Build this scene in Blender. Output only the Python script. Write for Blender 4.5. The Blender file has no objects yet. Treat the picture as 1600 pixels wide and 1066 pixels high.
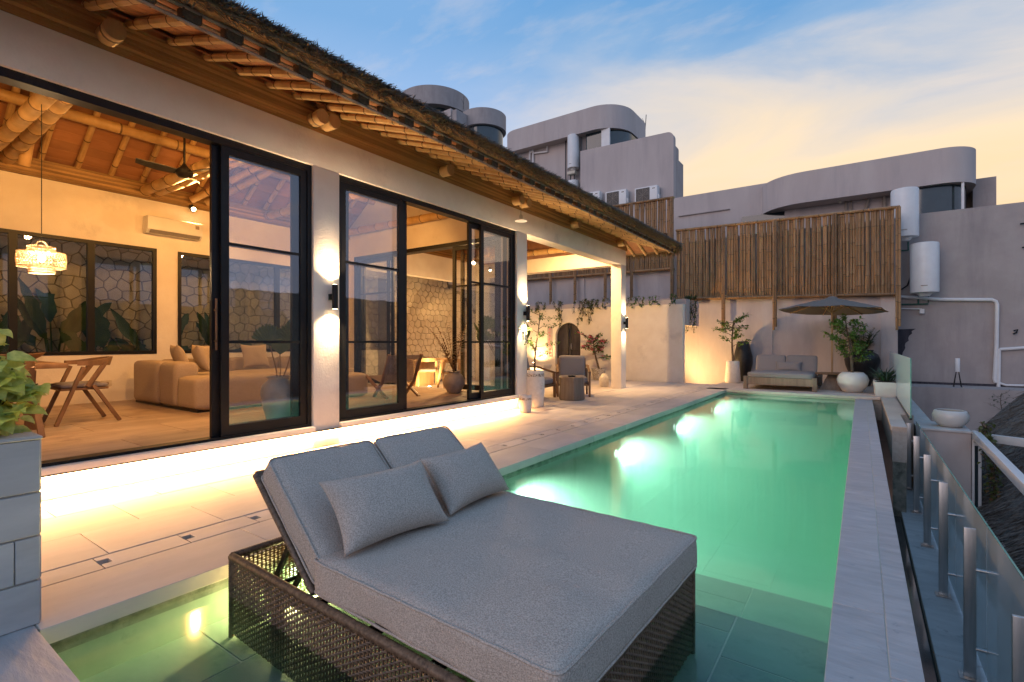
import bpy, bmesh, math, random
from mathutils import Vector, Matrix
random.seed(11)
S = bpy.context.scene
COL = S.collection
R = math.radians
PI = math.pi

# ------------------------------------------------------------------ camera
F, CX, HY, CH = 780.0, 800.0, 534.5, 1.2
TH = math.atan2(546, F); CT, ST = math.cos(TH), math.sin(TH)
cam = bpy.data.cameras.new('camera'); camo = bpy.data.objects.new('camera', cam); COL.objects.link(camo)
cam.sensor_width = 36; cam.lens = F / 1600 * 36; cam.clip_start = .02; cam.clip_end = 2000
cam.shift_y = (HY - 533) / 1600
camo.location = (0, 0, CH); camo.rotation_euler = (R(90), 0, TH)
S.camera = camo

def at(px, py, X=None, Y=None, Z=None):
    u = (px - CX) / F
    d = (-ST + CT * u, CT + ST * u, (HY - py) / F)
    t = X / d[0] if X is not None else Y / d[1] if Y is not None else (Z - CH) / d[2]
    return Vector((d[0] * t, d[1] * t, CH + d[2] * t))

# ------------------------------------------------------------------ render settings
S.render.engine = 'CYCLES'
S.view_settings.view_transform = 'Standard'
S.view_settings.look = 'None'
S.view_settings.exposure = 0.14
S.view_settings.gamma = 1.0
S.view_settings.use_curve_mapping = False
cy = S.cycles
cy.use_denoising = True
cy.max_bounces = 10; cy.diffuse_bounces = 4; cy.glossy_bounces = 4; cy.transmission_bounces = 6
cy.transparent_max_bounces = 24; cy.volume_bounces = 1
cy.sample_clamp_indirect = 4.0
cy.caustics_reflective = False; cy.caustics_refractive = False
cy.use_light_tree = True

# ------------------------------------------------------------------ dusk sky
W = bpy.data.worlds.new('World'); S.world = W; W.use_nodes = True
nt = W.node_tree; N = nt.nodes; L = nt.links
for n in list(N): N.remove(n)
def wn(t, **k):
    n = N.new(t)
    for a, b in k.items(): setattr(n, a, b)
    return n
def ramp(node, stops):
    e = node.color_ramp.elements
    while len(e) > 1: e.remove(e[0])
    e[0].position = stops[0][0]; e[0].color = (*stops[0][1], 1)
    for p, c in stops[1:]:
        x = e.new(p); x.color = (*c, 1)
tc = wn('ShaderNodeTexCoord'); sx = wn('ShaderNodeSeparateXYZ'); L.new(tc.outputs['Generated'], sx.inputs[0])
def math_n(op, a, b=None, c=None, clamp=False):
    n = wn('ShaderNodeMath', operation=op, use_clamp=clamp)
    for i, v in enumerate((a, b, c)):
        if v is None: continue
        if isinstance(v, (int, float)): n.inputs[i].default_value = v
        else: L.new(v, n.inputs[i])
    return n.outputs[0]
# cool side and warm (afterglow) side of the dusk sky, by elevation
cool = wn('ShaderNodeValToRGB'); warm = wn('ShaderNodeValToRGB')
ramp(cool, [(0.0, (.46, .48, .64)), (.22, (.46, .55, .78)), (.40, (.36, .52, .80)), (.52, (.20, .40, .70)), (1.0, (.19, .37, .66))])
ramp(warm, [(0.0, (.95, .60, .34)), (.20, (.97, .72, .44)), (.30, (.95, .75, .52)), (.40, (.66, .63, .62)), (.47, (.25, .42, .66)), (.56, (.095, .31, .63)), (1.0, (.17, .35, .64))])
# clouds: direction projected on a flat layer, warped noise
zc = math_n('ADD', math_n('MAXIMUM', sx.outputs[2], 0.0), .12)
cu = math_n('DIVIDE', sx.outputs[0], zc); cv = math_n('DIVIDE', sx.outputs[1], zc)
cb = wn('ShaderNodeCombineXYZ'); L.new(cu, cb.inputs[0]); L.new(cv, cb.inputs[1])
mp = wn('ShaderNodeMapping'); mp.inputs['Rotation'].default_value = (0, 0, R(-35)); mp.inputs['Scale'].default_value = (.85, 1.9, 1); mp.inputs['Location'].default_value = (1.3, .35, 0)
L.new(cb.outputs[0], mp.inputs[0])
nz = wn('ShaderNodeTexNoise'); nz.inputs['Scale'].default_value = .75; nz.inputs['Detail'].default_value = 7; nz.inputs['Roughness'].default_value = .55; nz.inputs['Distortion'].default_value = .9
L.new(mp.outputs[0], nz.inputs['Vector'])
nz2 = wn('ShaderNodeTexNoise'); nz2.inputs['Scale'].default_value = .5; nz2.inputs['Detail'].default_value = 3
L.new(mp.outputs[0], nz2.inputs['Vector'])
# the ramps are looked up at an elevation disturbed by the cloud noise, so the glow is streaky
dz = math_n('MULTIPLY', math_n('SUBTRACT', nz.outputs[0], .5), .30)
dz2 = math_n('MULTIPLY', math_n('SUBTRACT', nz2.outputs[0], .5), .16)
el = math_n('ADD', math_n('ADD', sx.outputs[2], dz), dz2, clamp=True)
L.new(el, warm.inputs[0])
elc = math_n('ADD', sx.outputs[2], math_n('MULTIPLY', dz, .22), clamp=True)
L.new(elc, cool.inputs[0])
# azimuth weight of the afterglow, centred a little right of +Y
hl = math_n('SQRT', math_n('ADD', math_n('MULTIPLY', sx.outputs[0], sx.outputs[0]), math_n('MULTIPLY', sx.outputs[1], sx.outputs[1])))
dt = math_n('ADD', math_n('MULTIPLY', sx.outputs[0], .10), math_n('MULTIPLY', sx.outputs[1], .995))
az = math_n('DIVIDE', dt, math_n('MAXIMUM', hl, .001))
mr = wn('ShaderNodeMapRange', interpolation_type='SMOOTHSTEP'); L.new(az, mr.inputs[0])
mr.inputs[1].default_value = .62; mr.inputs[2].default_value = .97
mix = wn('ShaderNodeMix', data_type='RGBA'); L.new(mr.outputs[0], mix.inputs[0]); L.new(cool.outputs[0], mix.inputs[6]); L.new(warm.outputs[0], mix.inputs[7])
# faint ripples of high cloud
wv = wn('ShaderNodeTexNoise'); wv.inputs['Scale'].default_value = 3.2; wv.inputs['Detail'].default_value = 8; wv.inputs['Roughness'].default_value = .6
L.new(mp.outputs[0], wv.inputs['Vector'])
cr = wn('ShaderNodeValToRGB'); ramp(cr, [(.50, (0, 0, 0)), (.80, (.34, .34, .34))]); L.new(wv.outputs[0], cr.inputs[0])
mix2 = wn('ShaderNodeMix', data_type='RGBA'); L.new(cr.outputs[0], mix2.inputs[0]); L.new(mix.outputs[2], mix2.inputs[6]); mix2.inputs[7].default_value = (.86, .72, .62, 1)
bg = wn('ShaderNodeBackground'); L.new(mix2.outputs[2], bg.inputs[0]); bg.inputs[1].default_value = 1.0
wo = wn('ShaderNodeOutputWorld'); L.new(bg.outputs[0], wo.inputs[0])
W.cycles.sampling_method = 'MANUAL'; W.cycles.sample_map_resolution = 512

# afterglow of the sun that has set: very soft, low, pinkish
sl = bpy.data.lights.new('sun', 'SUN'); sl.energy = .75; sl.angle = R(40); sl.color = (1, .74, .62)
so = bpy.data.objects.new('sun', sl); COL.objects.link(so)
so.rotation_euler = Vector((.35, 1, -.32)).to_track_quat('-Z', 'Y').to_euler()

# ------------------------------------------------------------------ materials
MATS = {}
def mat(name, c1, c2=None, scale=6, detail=6, rough=.6, bump=0, bscale=None, bdetail=6, stretch=(1, 1, 1), var=0, metal=0, spec=.4, lo=.35, hi=.65, obj=False, dirt=None, rvar=0):
    m = bpy.data.materials.new(name); m.use_nodes = True; t = m.node_tree; n = t.nodes; l = t.links
    p = n['Principled BSDF']; p.inputs['Roughness'].default_value = rough; p.inputs['Metallic'].default_value = metal
    p.inputs['Specular IOR Level'].default_value = spec
    if obj: src = n.new('ShaderNodeTexCoord').outputs['Object']
    else: src = n.new('ShaderNodeNewGeometry').outputs['Position']
    mpn = n.new('ShaderNodeMapping'); mpn.inputs['Scale'].default_value = stretch
    oi = n.new('ShaderNodeObjectInfo')
    if var:
        # each piece gets its own patch of the pattern
        sc_ = n.new('ShaderNodeVectorMath'); sc_.operation = 'SCALE'; sc_.inputs[0].default_value = (37, 53, 71); l.new(oi.outputs['Random'], sc_.inputs['Scale'])
        l.new(sc_.outputs[0], mpn.inputs['Location'])
    l.new(src, mpn.inputs[0])
    ns = n.new('ShaderNodeTexNoise'); ns.inputs['Scale'].default_value = scale; ns.inputs['Detail'].default_value = detail; ns.inputs['Roughness'].default_value = .6
    l.new(mpn.outputs[0], ns.inputs['Vector'])
    rp = n.new('ShaderNodeValToRGB'); e = rp.color_ramp.elements
    e[0].position = lo; e[1].position = hi; e[0].color = (*c1, 1); e[1].color = (*(c2 or c1), 1)
    l.new(ns.outputs[0], rp.inputs[0]); out = rp.outputs[0]
    if dirt:
        d2 = n.new('ShaderNodeTexNoise'); d2.inputs['Scale'].default_value = dirt[1]; d2.inputs['Detail'].default_value = 9; d2.inputs['Roughness'].default_value = .7
        
        if len(dirt) > 4:
            m2 = n.new('ShaderNodeMapping'); m2.inputs['Scale'].default_value = dirt[4]; l.new(src, m2.inputs[0]); l.new(m2.outputs[0], d2.inputs['Vector'])
        else: l.new(src, d2.inputs['Vector'])
        r2 = n.new('ShaderNodeValToRGB'); r2.color_ramp.elements[0].position = dirt[2]; r2.color_ramp.elements[1].position = dirt[3]; l.new(d2.outputs[0], r2.inputs[0])
        mx = n.new('ShaderNodeMix'); mx.data_type = 'RGBA'; l.new(r2.outputs[0], mx.inputs[0]); l.new(out, mx.inputs[6]); mx.inputs[7].default_value = (*dirt[0], 1); out = mx.outputs[2]
    if var:
        hv = n.new('ShaderNodeHueSaturation'); mr_ = n.new('ShaderNodeMapRange'); l.new(oi.outputs['Random'], mr_.inputs[0])
        mr_.inputs[3].default_value = 1 - var; mr_.inputs[4].default_value = 1 + var; l.new(mr_.outputs[0], hv.inputs['Value']); l.new(out, hv.inputs['Color']); out = hv.outputs[0]
    l.new(out, p.inputs['Base Color'])
    if rvar:
        rr = n.new('ShaderNodeMapRange'); l.new(ns.outputs[0], rr.inputs[0]); rr.inputs[3].default_value = rough - rvar; rr.inputs[4].default_value = rough + rvar; l.new(rr.outputs[0], p.inputs['Roughness'])
    if bump:
        b = n.new('ShaderNodeBump'); b.inputs['Strength'].default_value = bump; b.inputs['Distance'].default_value = .01
        if bscale:
            nb = n.new('ShaderNodeTexNoise'); nb.inputs['Scale'].default_value = bscale; nb.inputs['Detail'].default_value = bdetail; l.new(mpn.outputs[0], nb.inputs['Vector']); l.new(nb.outputs[0], b.inputs['Height'])
        else: l.new(ns.outputs[0], b.inputs['Height'])
        l.new(b.outputs[0], p.inputs['Normal'])
    MATS[name] = m
    return m
plaster = mat('white_plaster', (.77, .69, .59), (.83, .76, .66), 3, rough=.85, bump=.25, bscale=40, dirt=((.52, .47, .42), 1.3, .58, .85))
plaster_old = mat('weathered_plaster', (.48, .40, .37), (.57, .49, .45), 2.2, rough=.9, bump=.3, bscale=30, stretch=(1, 1, .35), dirt=((.34, .30, .29), 2.2, .52, .85, (1, 1, .12)))
render_grey = mat('grey_render', (.35, .30, .28), (.41, .355, .33), 1.5, rough=.9, bump=.2, bscale=25, dirt=((.24, .21, .21), 1.8, .50, .9, (1, 1, .15)))
render_mauve = mat('pale_render', (.47, .395, .365), (.53, .455, .42), 1.2, rough=.85, bump=.15, bscale=18, stretch=(1, 1, .3), dirt=((.33, .28, .28), 1.8, .50, .9, (1, 1, .10)))
deck_m = mat('sandstone_tile', (.47, .40, .345), (.62, .53, .455), 3.5, rough=.55, bump=.35, stretch=(1.0, .35, 1), var=.07, lo=.3, hi=.7, dirt=((.36, .30, .25), 7, .62, .78), rvar=.1)
coping_m = mat('coping_stone', (.42, .39, .37), (.58, .54, .51), 4, rough=.6, bump=.6, stretch=(1.6, .5, 1), var=.06, lo=.3, hi=.7, dirt=((.30, .28, .27), 9, .6, .75), rvar=.1)
copingR_m = mat('ribbed_grey_stone', (.38, .345, .33), (.52, .475, .455), 5, rough=.6, bump=.9, stretch=(.8, 3.2, 1), var=.05, lo=.3, hi=.7, dirt=((.24, .24, .25), 10, .62, .76), rvar=.1)
mossy_m = mat('wet_mossy_stone', (.14, .15, .12), (.30, .29, .25), 9, rough=.4, bump=.6, dirt=((.05, .06, .05), 6, .5, .7))
pooltile_m = mat('green_pool_stone', (.23, .29, .22), (.36, .41, .33), 3, rough=.5, bump=.3, stretch=(.6, 1.4, 1), var=.12, lo=.3, hi=.7, dirt=((.13, .17, .13), 6, .58, .75))
shelf_m = mat('green_shelf_shaded', (.15, .19, .15), (.27, .31, .25), 3, rough=.5, bump=.3, stretch=(.6, 1.4, 1), var=.14, lo=.3, hi=.7, dirt=((.08, .11, .085), 5, .54, .72))  # darker copy of the pool stone: the shelf's weaker light is in the colour
grout_m = mat('sandy_grout', (.36, .31, .265), (.43, .38, .33), 20, rough=.9)
poolgrout_m = mat("pale_grout", (.55, .53, .42), (.62, .60, .48), 20, rough=.9)
floor_m = mat('veined_floor_stone', (.30, .20, .13), (.50, .38, .28), 2.2, rough=.38, bump=.08, stretch=(3.0, .6, 1), var=.08, lo=.3, hi=.7, dirt=((.24, .16, .11), 3, .56, .7))
black_m = mat('black_frame_metal', (.007, .007, .008), (.011, .011, .012), 8, rough=.38, spec=.25)
pier_m = mat('smooth_grey_stone', (.46, .41, .37), (.58, .52, .47), 4, rough=.7, bump=.15, stretch=(.6, .6, 2.5), var=.08, lo=.3, hi=.7, dirt=((.22, .21, .21), 9, .64, .78))
walk_m = mat('pale_walkway_stone', (.46, .47, .48), (.60, .61, .62), 4, rough=.6, bump=.5, stretch=(.8, 2.5, 1), var=.07, lo=.3, hi=.7, dirt=((.28, .29, .30), 7, .6, .75))
dark_m = mat('dark_metal', (.03, .03, .032), (.05, .05, .05), 8, rough=.4, metal=.4)
steel_m = mat('brushed_steel', (.42, .41, .40), (.55, .54, .53), 30, rough=.32, metal=1, stretch=(1, 1, .05))
white_m = mat('white_paint', (.68, .66, .64), (.74, .72, .70), 5, rough=.4, dirt=((.5, .47, .44), 4, .62, .85))
plastic_m = mat('white_plastic', (.70, .68, .66), (.74, .73, .71), 5, rough=.35)
fabric_m = mat('grey_woven_fabric', (.36, .295, .245), (.64, .53, .44), 190, 4, rough=.95, bump=.6, bscale=210, bdetail=3, spec=.1, lo=.36, hi=.64, dirt=((.47, .385, .32), 2.5, .5, .95))
fabric2_m = mat('light_grey_fabric', (.22, .20, .195), (.31, .285, .275), 300, 2, rough=.95, bump=.25, spec=.1, lo=.3, hi=.7)
sofa_m = mat('sand_boucle', (.36, .28, .20), (.43, .34, .26), 120, 2, rough=.95, bump=.2, spec=.1)
wicker_m = mat('brown_wicker', (.085, .050, .030), (.21, .128, .076), 60, 3, rough=.5, bump=.2, spec=.4)
teak_m = mat('brown_teak', (.16, .085, .038), (.28, .155, .075), 8, rough=.5, bump=.15, stretch=(1, 1, .15), var=.1)
paleteak_m = mat('pale_teak', (.34, .20, .095), (.46, .29, .15), 8, rough=.5, stretch=(1, 1, .2), var=.08)
greywood_m = mat('weathered_wood', (.16, .11, .075), (.30, .22, .16), 7, rough=.75, bump=.5, stretch=(1.5, 1.5, .12), lo=.3, hi=.7, var=.1, dirt=((.07, .05, .04), 5, .6, .75))
bamboo_m = mat('bamboo', (.42, .26, .10), (.56, .36, .16), 6, rough=.42, stretch=(1, 1, .3), var=.18, dirt=((.22, .13, .06), 5, .62, .8))
ring_m = mat('bamboo_node', (.13, .075, .035), (.18, .11, .05), 9, rough=.6)
split_m = mat('split_bamboo_board', (.28, .155, .055), (.46, .28, .11), 5, rough=.55, stretch=(1, .15, 1), var=.34, lo=.3, hi=.7, bump=.3)
board_m = mat('reddish_ceiling_board', (.26, .11, .045), (.40, .19, .085), 5, rough=.6, stretch=(1, .2, 1), var=.18, lo=.3, hi=.7)
fence_m = mat('fence_bamboo', (.20, .105, .042), (.34, .19, .085), 5, rough=.5, stretch=(1, 1, .25), var=.3, lo=.3, hi=.7, dirt=((.13, .08, .045), 6, .56, .75))
thatch_m = mat('dry_thatch', (.10, .062, .030), (.26, .165, .075), 30, rough=.9, lo=.3, hi=.7, stretch=(1, 1, 1), bump=.6)
thatchdark_m = mat('grey_skylit_thatch', (.075, .068, .062), (.24, .215, .19), 22, rough=.95, lo=.3, hi=.7, bump=.8)  # grey copy of the thatch: sky light on its top is in the colour
rope_m = mat('dark_binding', (.05, .03, .015), (.10, .06, .03), 40, rough=.9)
hex_m = mat('cream_crazy_stone', (.48, .40, .28), (.64, .55, .41), 5, rough=.85, bump=.5, var=.12, lo=.3, hi=.7)
hexgap_m = mat('dark_stone_joint', (.17, .14, .11), (.24, .20, .16), 12, rough=.95)
leafdark_m = mat('dark_green_leaf', (.025, .055, .030), (.05, .09, .045), 4, rough=.4, spec=.5)
soil_m = mat('soil', (.03, .022, .016), (.06, .045, .03), 30, rough=1)
bark_m = mat('bark', (.07, .05, .035), (.15, .11, .08), 18, rough=.9, bump=.5)
pot_m = mat('white_textured_pot', (.68, .62, .54), (.77, .71, .63), 14, rough=.8, bump=.4, dirt=((.40, .33, .26), 12, .6, .75))
potband_m = mat('speckled_pot_band', (.20, .16, .12), (.62, .56, .48), 45, 3, rough=.85, bump=.6, lo=.45, hi=.52)
bowl_m = mat('glazed_white_pot', (.64, .60, .55), (.70, .66, .61), 6, rough=.3)
urn_m = mat('black_clay', (.010, .010, .011), (.022, .021, .022), 14, rough=.45, bump=.2)
clay_m = mat('cream_clay', (.60, .52, .40), (.68, .60, .48), 10, rough=.8, bump=.2)
greyclay_m = mat('grey_clay', (.27, .22, .18), (.36, .30, .25), 9, rough=.8, bump=.3)
canvas_m = mat('taupe_canvas', (.15, .125, .105), (.20, .17, .145), 60, 3, rough=.9)
dash_m = mat('dark_paint_patch', (.030, .028, .035), (.07, .06, .07), 9, rough=.9, stretch=(1, 1, .15))
green_m = mat('green_pipe', (.02, .09, .065), (.03, .12, .09), 8, rough=.4)
cable_m = mat('black_cable', (.008, .008, .008), None, rough=.6)
dkwall_m = mat('dark_glass_wall', (.02, .03, .035), (.03, .045, .05), 2, rough=.08, spec=.8)
ground_m = mat('ground_earth', (.06, .055, .05), (.10, .09, .08), .4, rough=1)
rattan_m = mat('rattan', (.58, .43, .27), (.70, .55, .38), 40, rough=.6)

def leafmat(name, c1, c2, tr=.35, scale=3):
    m = mat(name, c1, c2, scale, 3, rough=.45, var=0, lo=.3, hi=.7)
    t = m.node_tree; p = t.nodes['Principled BSDF']; o = t.nodes['Material Output']
    tl = t.nodes.new('ShaderNodeBsdfTranslucent'); ms = t.nodes.new('ShaderNodeMixShader'); ms.inputs[0].default_value = tr
    for l in list(t.links):
        if l.to_socket == p.inputs['Base Color']: t.links.new(l.from_socket, tl.inputs[0])
    t.links.new(p.outputs[0], ms.inputs[1]); t.links.new(tl.outputs[0], ms.inputs[2]); t.links.new(ms.outputs[0], o.inputs[0])
    return m
pothos_m = leafmat('yellow_green_leaf', (.36, .43, .07), (.66, .66, .20), .45, 30)
tree_m = leafmat('fresh_green_leaf', (.06, .14, .025), (.15, .24, .05), .3, 12)
palm_m = leafmat('palm_leaf', (.05, .09, .025), (.11, .14, .04), .3, 9)
grassy_m = leafmat('dark_strap_leaf', (.025, .05, .025), (.05, .085, .04), .2, 9)
banana_m = leafmat('broad_dark_leaf', (.03, .08, .045), (.06, .13, .07), .25, 4)
vine_m = leafmat('trailing_leaf', (.06, .085, .02), (.14, .15, .045), .3, 20)
dry_m = leafmat('dry_frond', (.20, .11, .05), (.34, .20, .09), .3, 12)
flower_m = leafmat('pink_bract', (.66, .10, .18), (.85, .22, .30), .3, 14)

def emis(name, col, s):
    m = bpy.data.materials.new(name); m.use_nodes = True; n = m.node_tree.nodes; l = m.node_tree.links
    e = n.new('ShaderNodeEmission'); e.inputs[0].default_value = (*col, 1); e.inputs[1].default_value = s
    l.new(e.outputs[0], n['Material Output'].inputs[0]); return m
bulb_m = emis('lit_bulb', (1, .72, .38), 40)
strip_m = emis('lit_strip', (1, .66, .33), 14)
lens_m = emis('lit_pool_lens', (.85, 1, .92), 2.5)

def thin_glass(name, tint, add, ior=1.5, haze=0):
    m = bpy.data.materials.new(name); m.use_nodes = True; n = m.node_tree.nodes; l = m.node_tree.links
    n.remove(n['Principled BSDF'])
    tr = n.new('ShaderNodeBsdfTransparent'); tr.inputs[0].default_value = (*tint, 1)
    gl = n.new('ShaderNodeBsdfGlossy'); gl.inputs['Roughness'].default_value = 0.004; gl.inputs[0].default_value = (.95, .97, 1, 1)
    fr = n.new('ShaderNodeFresnel'); fr.inputs[0].default_value = ior
    ad = n.new('ShaderNodeMath'); ad.operation = 'ADD'; ad.use_clamp = True; l.new(fr.outputs[0], ad.inputs[0]); ad.inputs[1].default_value = add
    ms = n.new('ShaderNodeMixShader'); 
    # reflect on the face the ray enters by; the far face only lets it out (no false total reflection in a thin pane)
    ge = n.new('ShaderNodeNewGeometry'); iv = n.new('ShaderNodeMath'); iv.operation = 'SUBTRACT'; iv.inputs[0].default_value = 1; l.new(ge.outputs['Backfacing'], iv.inputs[1])
    mu = n.new('ShaderNodeMath'); mu.operation = 'MULTIPLY'; l.new(ad.outputs[0], mu.inputs[0]); l.new(iv.outputs[0], mu.inputs[1])
    l.new(mu.outputs[0], ms.inputs[0]); l.new(tr.outputs[0], ms.inputs[1]); l.new(gl.outputs[0], ms.inputs[2])
    out = ms
    if haze:
        # a diffuse and translucent white share makes the glass milky
        df = n.new('ShaderNodeBsdfDiffuse'); df.inputs[0].default_value = (.7, .72, .72, 1); tl = n.new('ShaderNodeBsdfTranslucent'); tl.inputs[0].default_value = (.7, .72, .72, 1)
        a_ = n.new('ShaderNodeMixShader'); l.new(df.outputs[0], a_.inputs[1]); l.new(tl.outputs[0], a_.inputs[2])
        out = n.new('ShaderNodeMixShader'); out.inputs[0].default_value = haze; l.new(ms.outputs[0], out.inputs[1]); l.new(a_.outputs[0], out.inputs[2])
    l.new(out.outputs[0], n['Material Output'].inputs[0]); return m
glass_m = thin_glass('door_glass', (.95, .96, .97), .10)
rail_glass_m = thin_glass('balustrade_glass', (.82, .90, .88), .16, haze=.5)
win_glass_m = thin_glass('window_glass', (.82, .84, .82), .05)
edge_m = mat('glass_edge', (.10, .30, .24), (.16, .40, .32), 8, rough=.15)

def water_mat():
    m = bpy.data.materials.new('pool_water'); m.use_nodes = True; n = m.node_tree.nodes; l = m.node_tree.links
    n.remove(n['Principled BSDF'])
    tr = n.new('ShaderNodeBsdfTransparent'); tr.inputs[0].default_value = (.97, 1, .985, 1)
    gl = n.new('ShaderNodeBsdfGlossy'); gl.inputs['Roughness'].default_value = .07
    fr = n.new('ShaderNodeFresnel'); fr.inputs[0].default_value = 1.33
    g = n.new('ShaderNodeNewGeometry'); nz_ = n.new('ShaderNodeTexNoise'); nz_.inputs['Scale'].default_value = 1.5; nz_.inputs['Detail'].default_value = 2
    l.new(g.outputs['Position'], nz_.inputs['Vector'])
    b = n.new('ShaderNodeBump'); b.inputs['Strength'].default_value = .025; b.inputs['Distance'].default_value = .1; l.new(nz_.outputs[0], b.inputs['Height'])
    l.new(b.outputs[0], gl.inputs['Normal']); l.new(b.outputs[0], fr.inputs['Normal'])
    ms = n.new('ShaderNodeMixShader'); l.new(fr.outputs[0], ms.inputs[0]); l.new(tr.outputs[0], ms.inputs[1]); l.new(gl.outputs[0], ms.inputs[2])
    l.new(ms.outputs[0], n['Material Output'].inputs[0])
    vs = n.new('ShaderNodeVolumeScatter'); vs.inputs['Color'].default_value = (.55, 1, .74, 1); vs.inputs['Density'].default_value = .40; vs.inputs['Anisotropy'].default_value = .35
    va = n.new('ShaderNodeVolumeAbsorption'); va.inputs['Color'].default_value = (.08, .95, .60, 1); va.inputs['Density'].default_value = .36
    ad = n.new('ShaderNodeAddShader'); l.new(vs.outputs[0], ad.inputs[0]); l.new(va.outputs[0], ad.inputs[1])
    l.new(ad.outputs[0], n['Material Output'].inputs['Volume'])
    return m
water_m = water_mat()

# ------------------------------------------------------------------ mesh helpers
OFF = {}
class MB:
    def __init__(s): s.v = []; s.f = []; s.m = []
    def add(s, vs, fs, mi=0):
        n = len(s.v); s.v += [tuple(v) for v in vs]; s.f += [tuple(i + n for i in f) for f in fs]; s.m += [mi] * len(fs)
        return s
    def box(s, a, b, mi=0, M=None):
        x0, y0, z0 = [min(p, q) for p, q in zip(a, b)]; x1, y1, z1 = [max(p, q) for p, q in zip(a, b)]
        vs = [(x0, y0, z0), (x1, y0, z0), (x1, y1, z0), (x0, y1, z0), (x0, y0, z1), (x1, y0, z1), (x1, y1, z1), (x0, y1, z1)]
        if M is not None: vs = [M @ Vector(v) for v in vs]
        return s.add(vs, [(0, 3, 2, 1), (4, 5, 6, 7), (0, 1, 5, 4), (1, 2, 6, 5), (2, 3, 7, 6), (3, 0, 4, 7)], mi)
    def bar(s, p, q, w, h=None, up=(0, 0, 1), mi=0, w2=None, h2=None):
        p, q = Vector(p), Vector(q); h = h or w; d = (q - p).normalized(); u = Vector(up)
        if abs(d.dot(u)) > .98: u = Vector((1, 0, 0))
        a = d.cross(u).normalized(); b = a.cross(d).normalized(); vs = []
        for c, ww, hh in ((p, w, h), (q, w2 or w, h2 or h)):
            for i, j in ((-1, -1), (1, -1), (1, 1), (-1, 1)): vs.append(c + a * (i * ww / 2) + b * (j * hh / 2))
        return s.add(vs, [(0, 1, 2, 3), (7, 6, 5, 4), (0, 4, 5, 1), (1, 5, 6, 2), (2, 6, 7, 3), (3, 7, 4, 0)], mi)
    def tube(s, pts, r, n=8, cap=True, mi=0, rings=None):
        pts = [Vector(p) for p in pts]; k = len(pts)
        rs = r if isinstance(r, (list, tuple)) else [r] * k
        vs = []; pa = None
        for i, p in enumerate(pts):
            d = (pts[min(i + 1, k - 1)] - pts[max(i - 1, 0)]).normalized()
            if pa is None: pa = d.orthogonal().normalized()
            a = (pa - d * pa.dot(d))
            a = a.normalized() if a.length > 1e-6 else d.orthogonal().normalized()
            pa = a; b = d.cross(a)
            for j in range(n):
                t = 2 * PI * j / n; vs.append(p + (a * math.cos(t) + b * math.sin(t)) * rs[i])
        base = len(s.v); s.add(vs, [], mi)
        for i in range(k - 1):
            mm = rings[i] if rings else mi
            for j in range(n):
                a0 = base + i * n + j; b0 = base + i * n + (j + 1) % n
                s.f.append((a0, b0, b0 + n, a0 + n)); s.m.append(mm)
        if cap:
            s.f.append(tuple(base + j for j in reversed(range(n)))); s.m.append(mi)
            s.f.append(tuple(base + (k - 1) * n + j for j in range(n))); s.m.append(mi)
        return s
    def bamboo(s, p, q, r, gap=.32, n=8, ph=None, bend=0):
        # a culm with swollen dark nodes
        p, q = Vector(p), Vector(q); ln = (q - p).length; ph = random.random() if ph is None else ph
        ts = [0.0]; kinds = []; x = gap * (.3 + .6 * ph)
        while x < ln - .05:
            ts += [x - .012, x, x + .012]; x += gap * random.uniform(.85, 1.15)
        ts.append(ln); pts = []; rs = []; rg = []
        side = (q - p).normalized().orthogonal()
        for i, t in enumerate(ts):
            pts.append(p.lerp(q, t / ln) + side * bend * math.sin(PI * t / ln)); nd = (i % 3 == 2) and i < len(ts) - 1
            rs.append(r * (1.10 if nd else 1.0)); rg.append(1 if (i % 3 in (1, 2) and 0 < i < len(ts) - 2) else 0)
        return s.tube(pts, rs, n, True, 0, rg[:-1])
    def lathe(s, prof, c=(0, 0, 0), n=28, mi=0, mis=None, cap=True):
        base = len(s.v); k = len(prof)
        s.add([(c[0] + r * math.cos(2 * PI * j / n), c[1] + r * math.sin(2 * PI * j / n), c[2] + z) for r, z in prof for j in range(n)], [])
        for i in range(k - 1):
            for j in range(n):
                a0 = base + i * n + j; b0 = base + i * n + (j + 1) % n
                s.f.append((a0, b0, b0 + n, a0 + n)); s.m.append(mis[i] if mis else mi)
        if cap:
            s.f.append(tuple(base + j for j in reversed(range(n)))); s.m.append(mis[0] if mis else mi)
            s.f.append(tuple(base + (k - 1) * n + j for j in range(n))); s.m.append(mis[-1] if mis else mi)
        return s
    def prism(s, poly, ax, lo, hi, mi=0):
        # poly: 2-D outline (counter-clockwise) in the two other axes, extruded along ax
        def mk(u, v, w): return {'x': (w, u, v), 'y': (u, w, v), 'z': (u, v, w)}[ax]
        n = len(poly); vs = [mk(u, v, lo) for u, v in poly] + [mk(u, v, hi) for u, v in poly]
        fs = [tuple(reversed(range(n))), tuple(range(n, 2 * n))] + [(i, (i + 1) % n, n + (i + 1) % n, n + i) for i in range(n)]
        return s.add(vs, fs, mi)
    def leaf(s, p, d, w, ln, up=(0, 0, 1), droop=.2, mi=0, k=2):
        # pointed leaf of a few quads along d
        p, d = Vector(p), Vector(d).normalized(); a = d.cross(Vector(up)); a = a.normalized() if a.length > 1e-4 else d.orthogonal().normalized()
        nrm = a.cross(d); vs = [p]; prof = [(.3, 1.0), (.68, .8)] if k == 2 else [(.15, .7), (.35, 1), (.6, .85), (.82, .5)]
        for t, ww in prof:
            c = p + d * ln * t - nrm * droop * ln * t * t
            vs += [c - a * w * ww / 2 + nrm * w * .08, c + a * w * ww / 2 + nrm * w * .08]
        vs.append(p + d * ln - nrm * droop * ln); m = len(prof)
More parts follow.
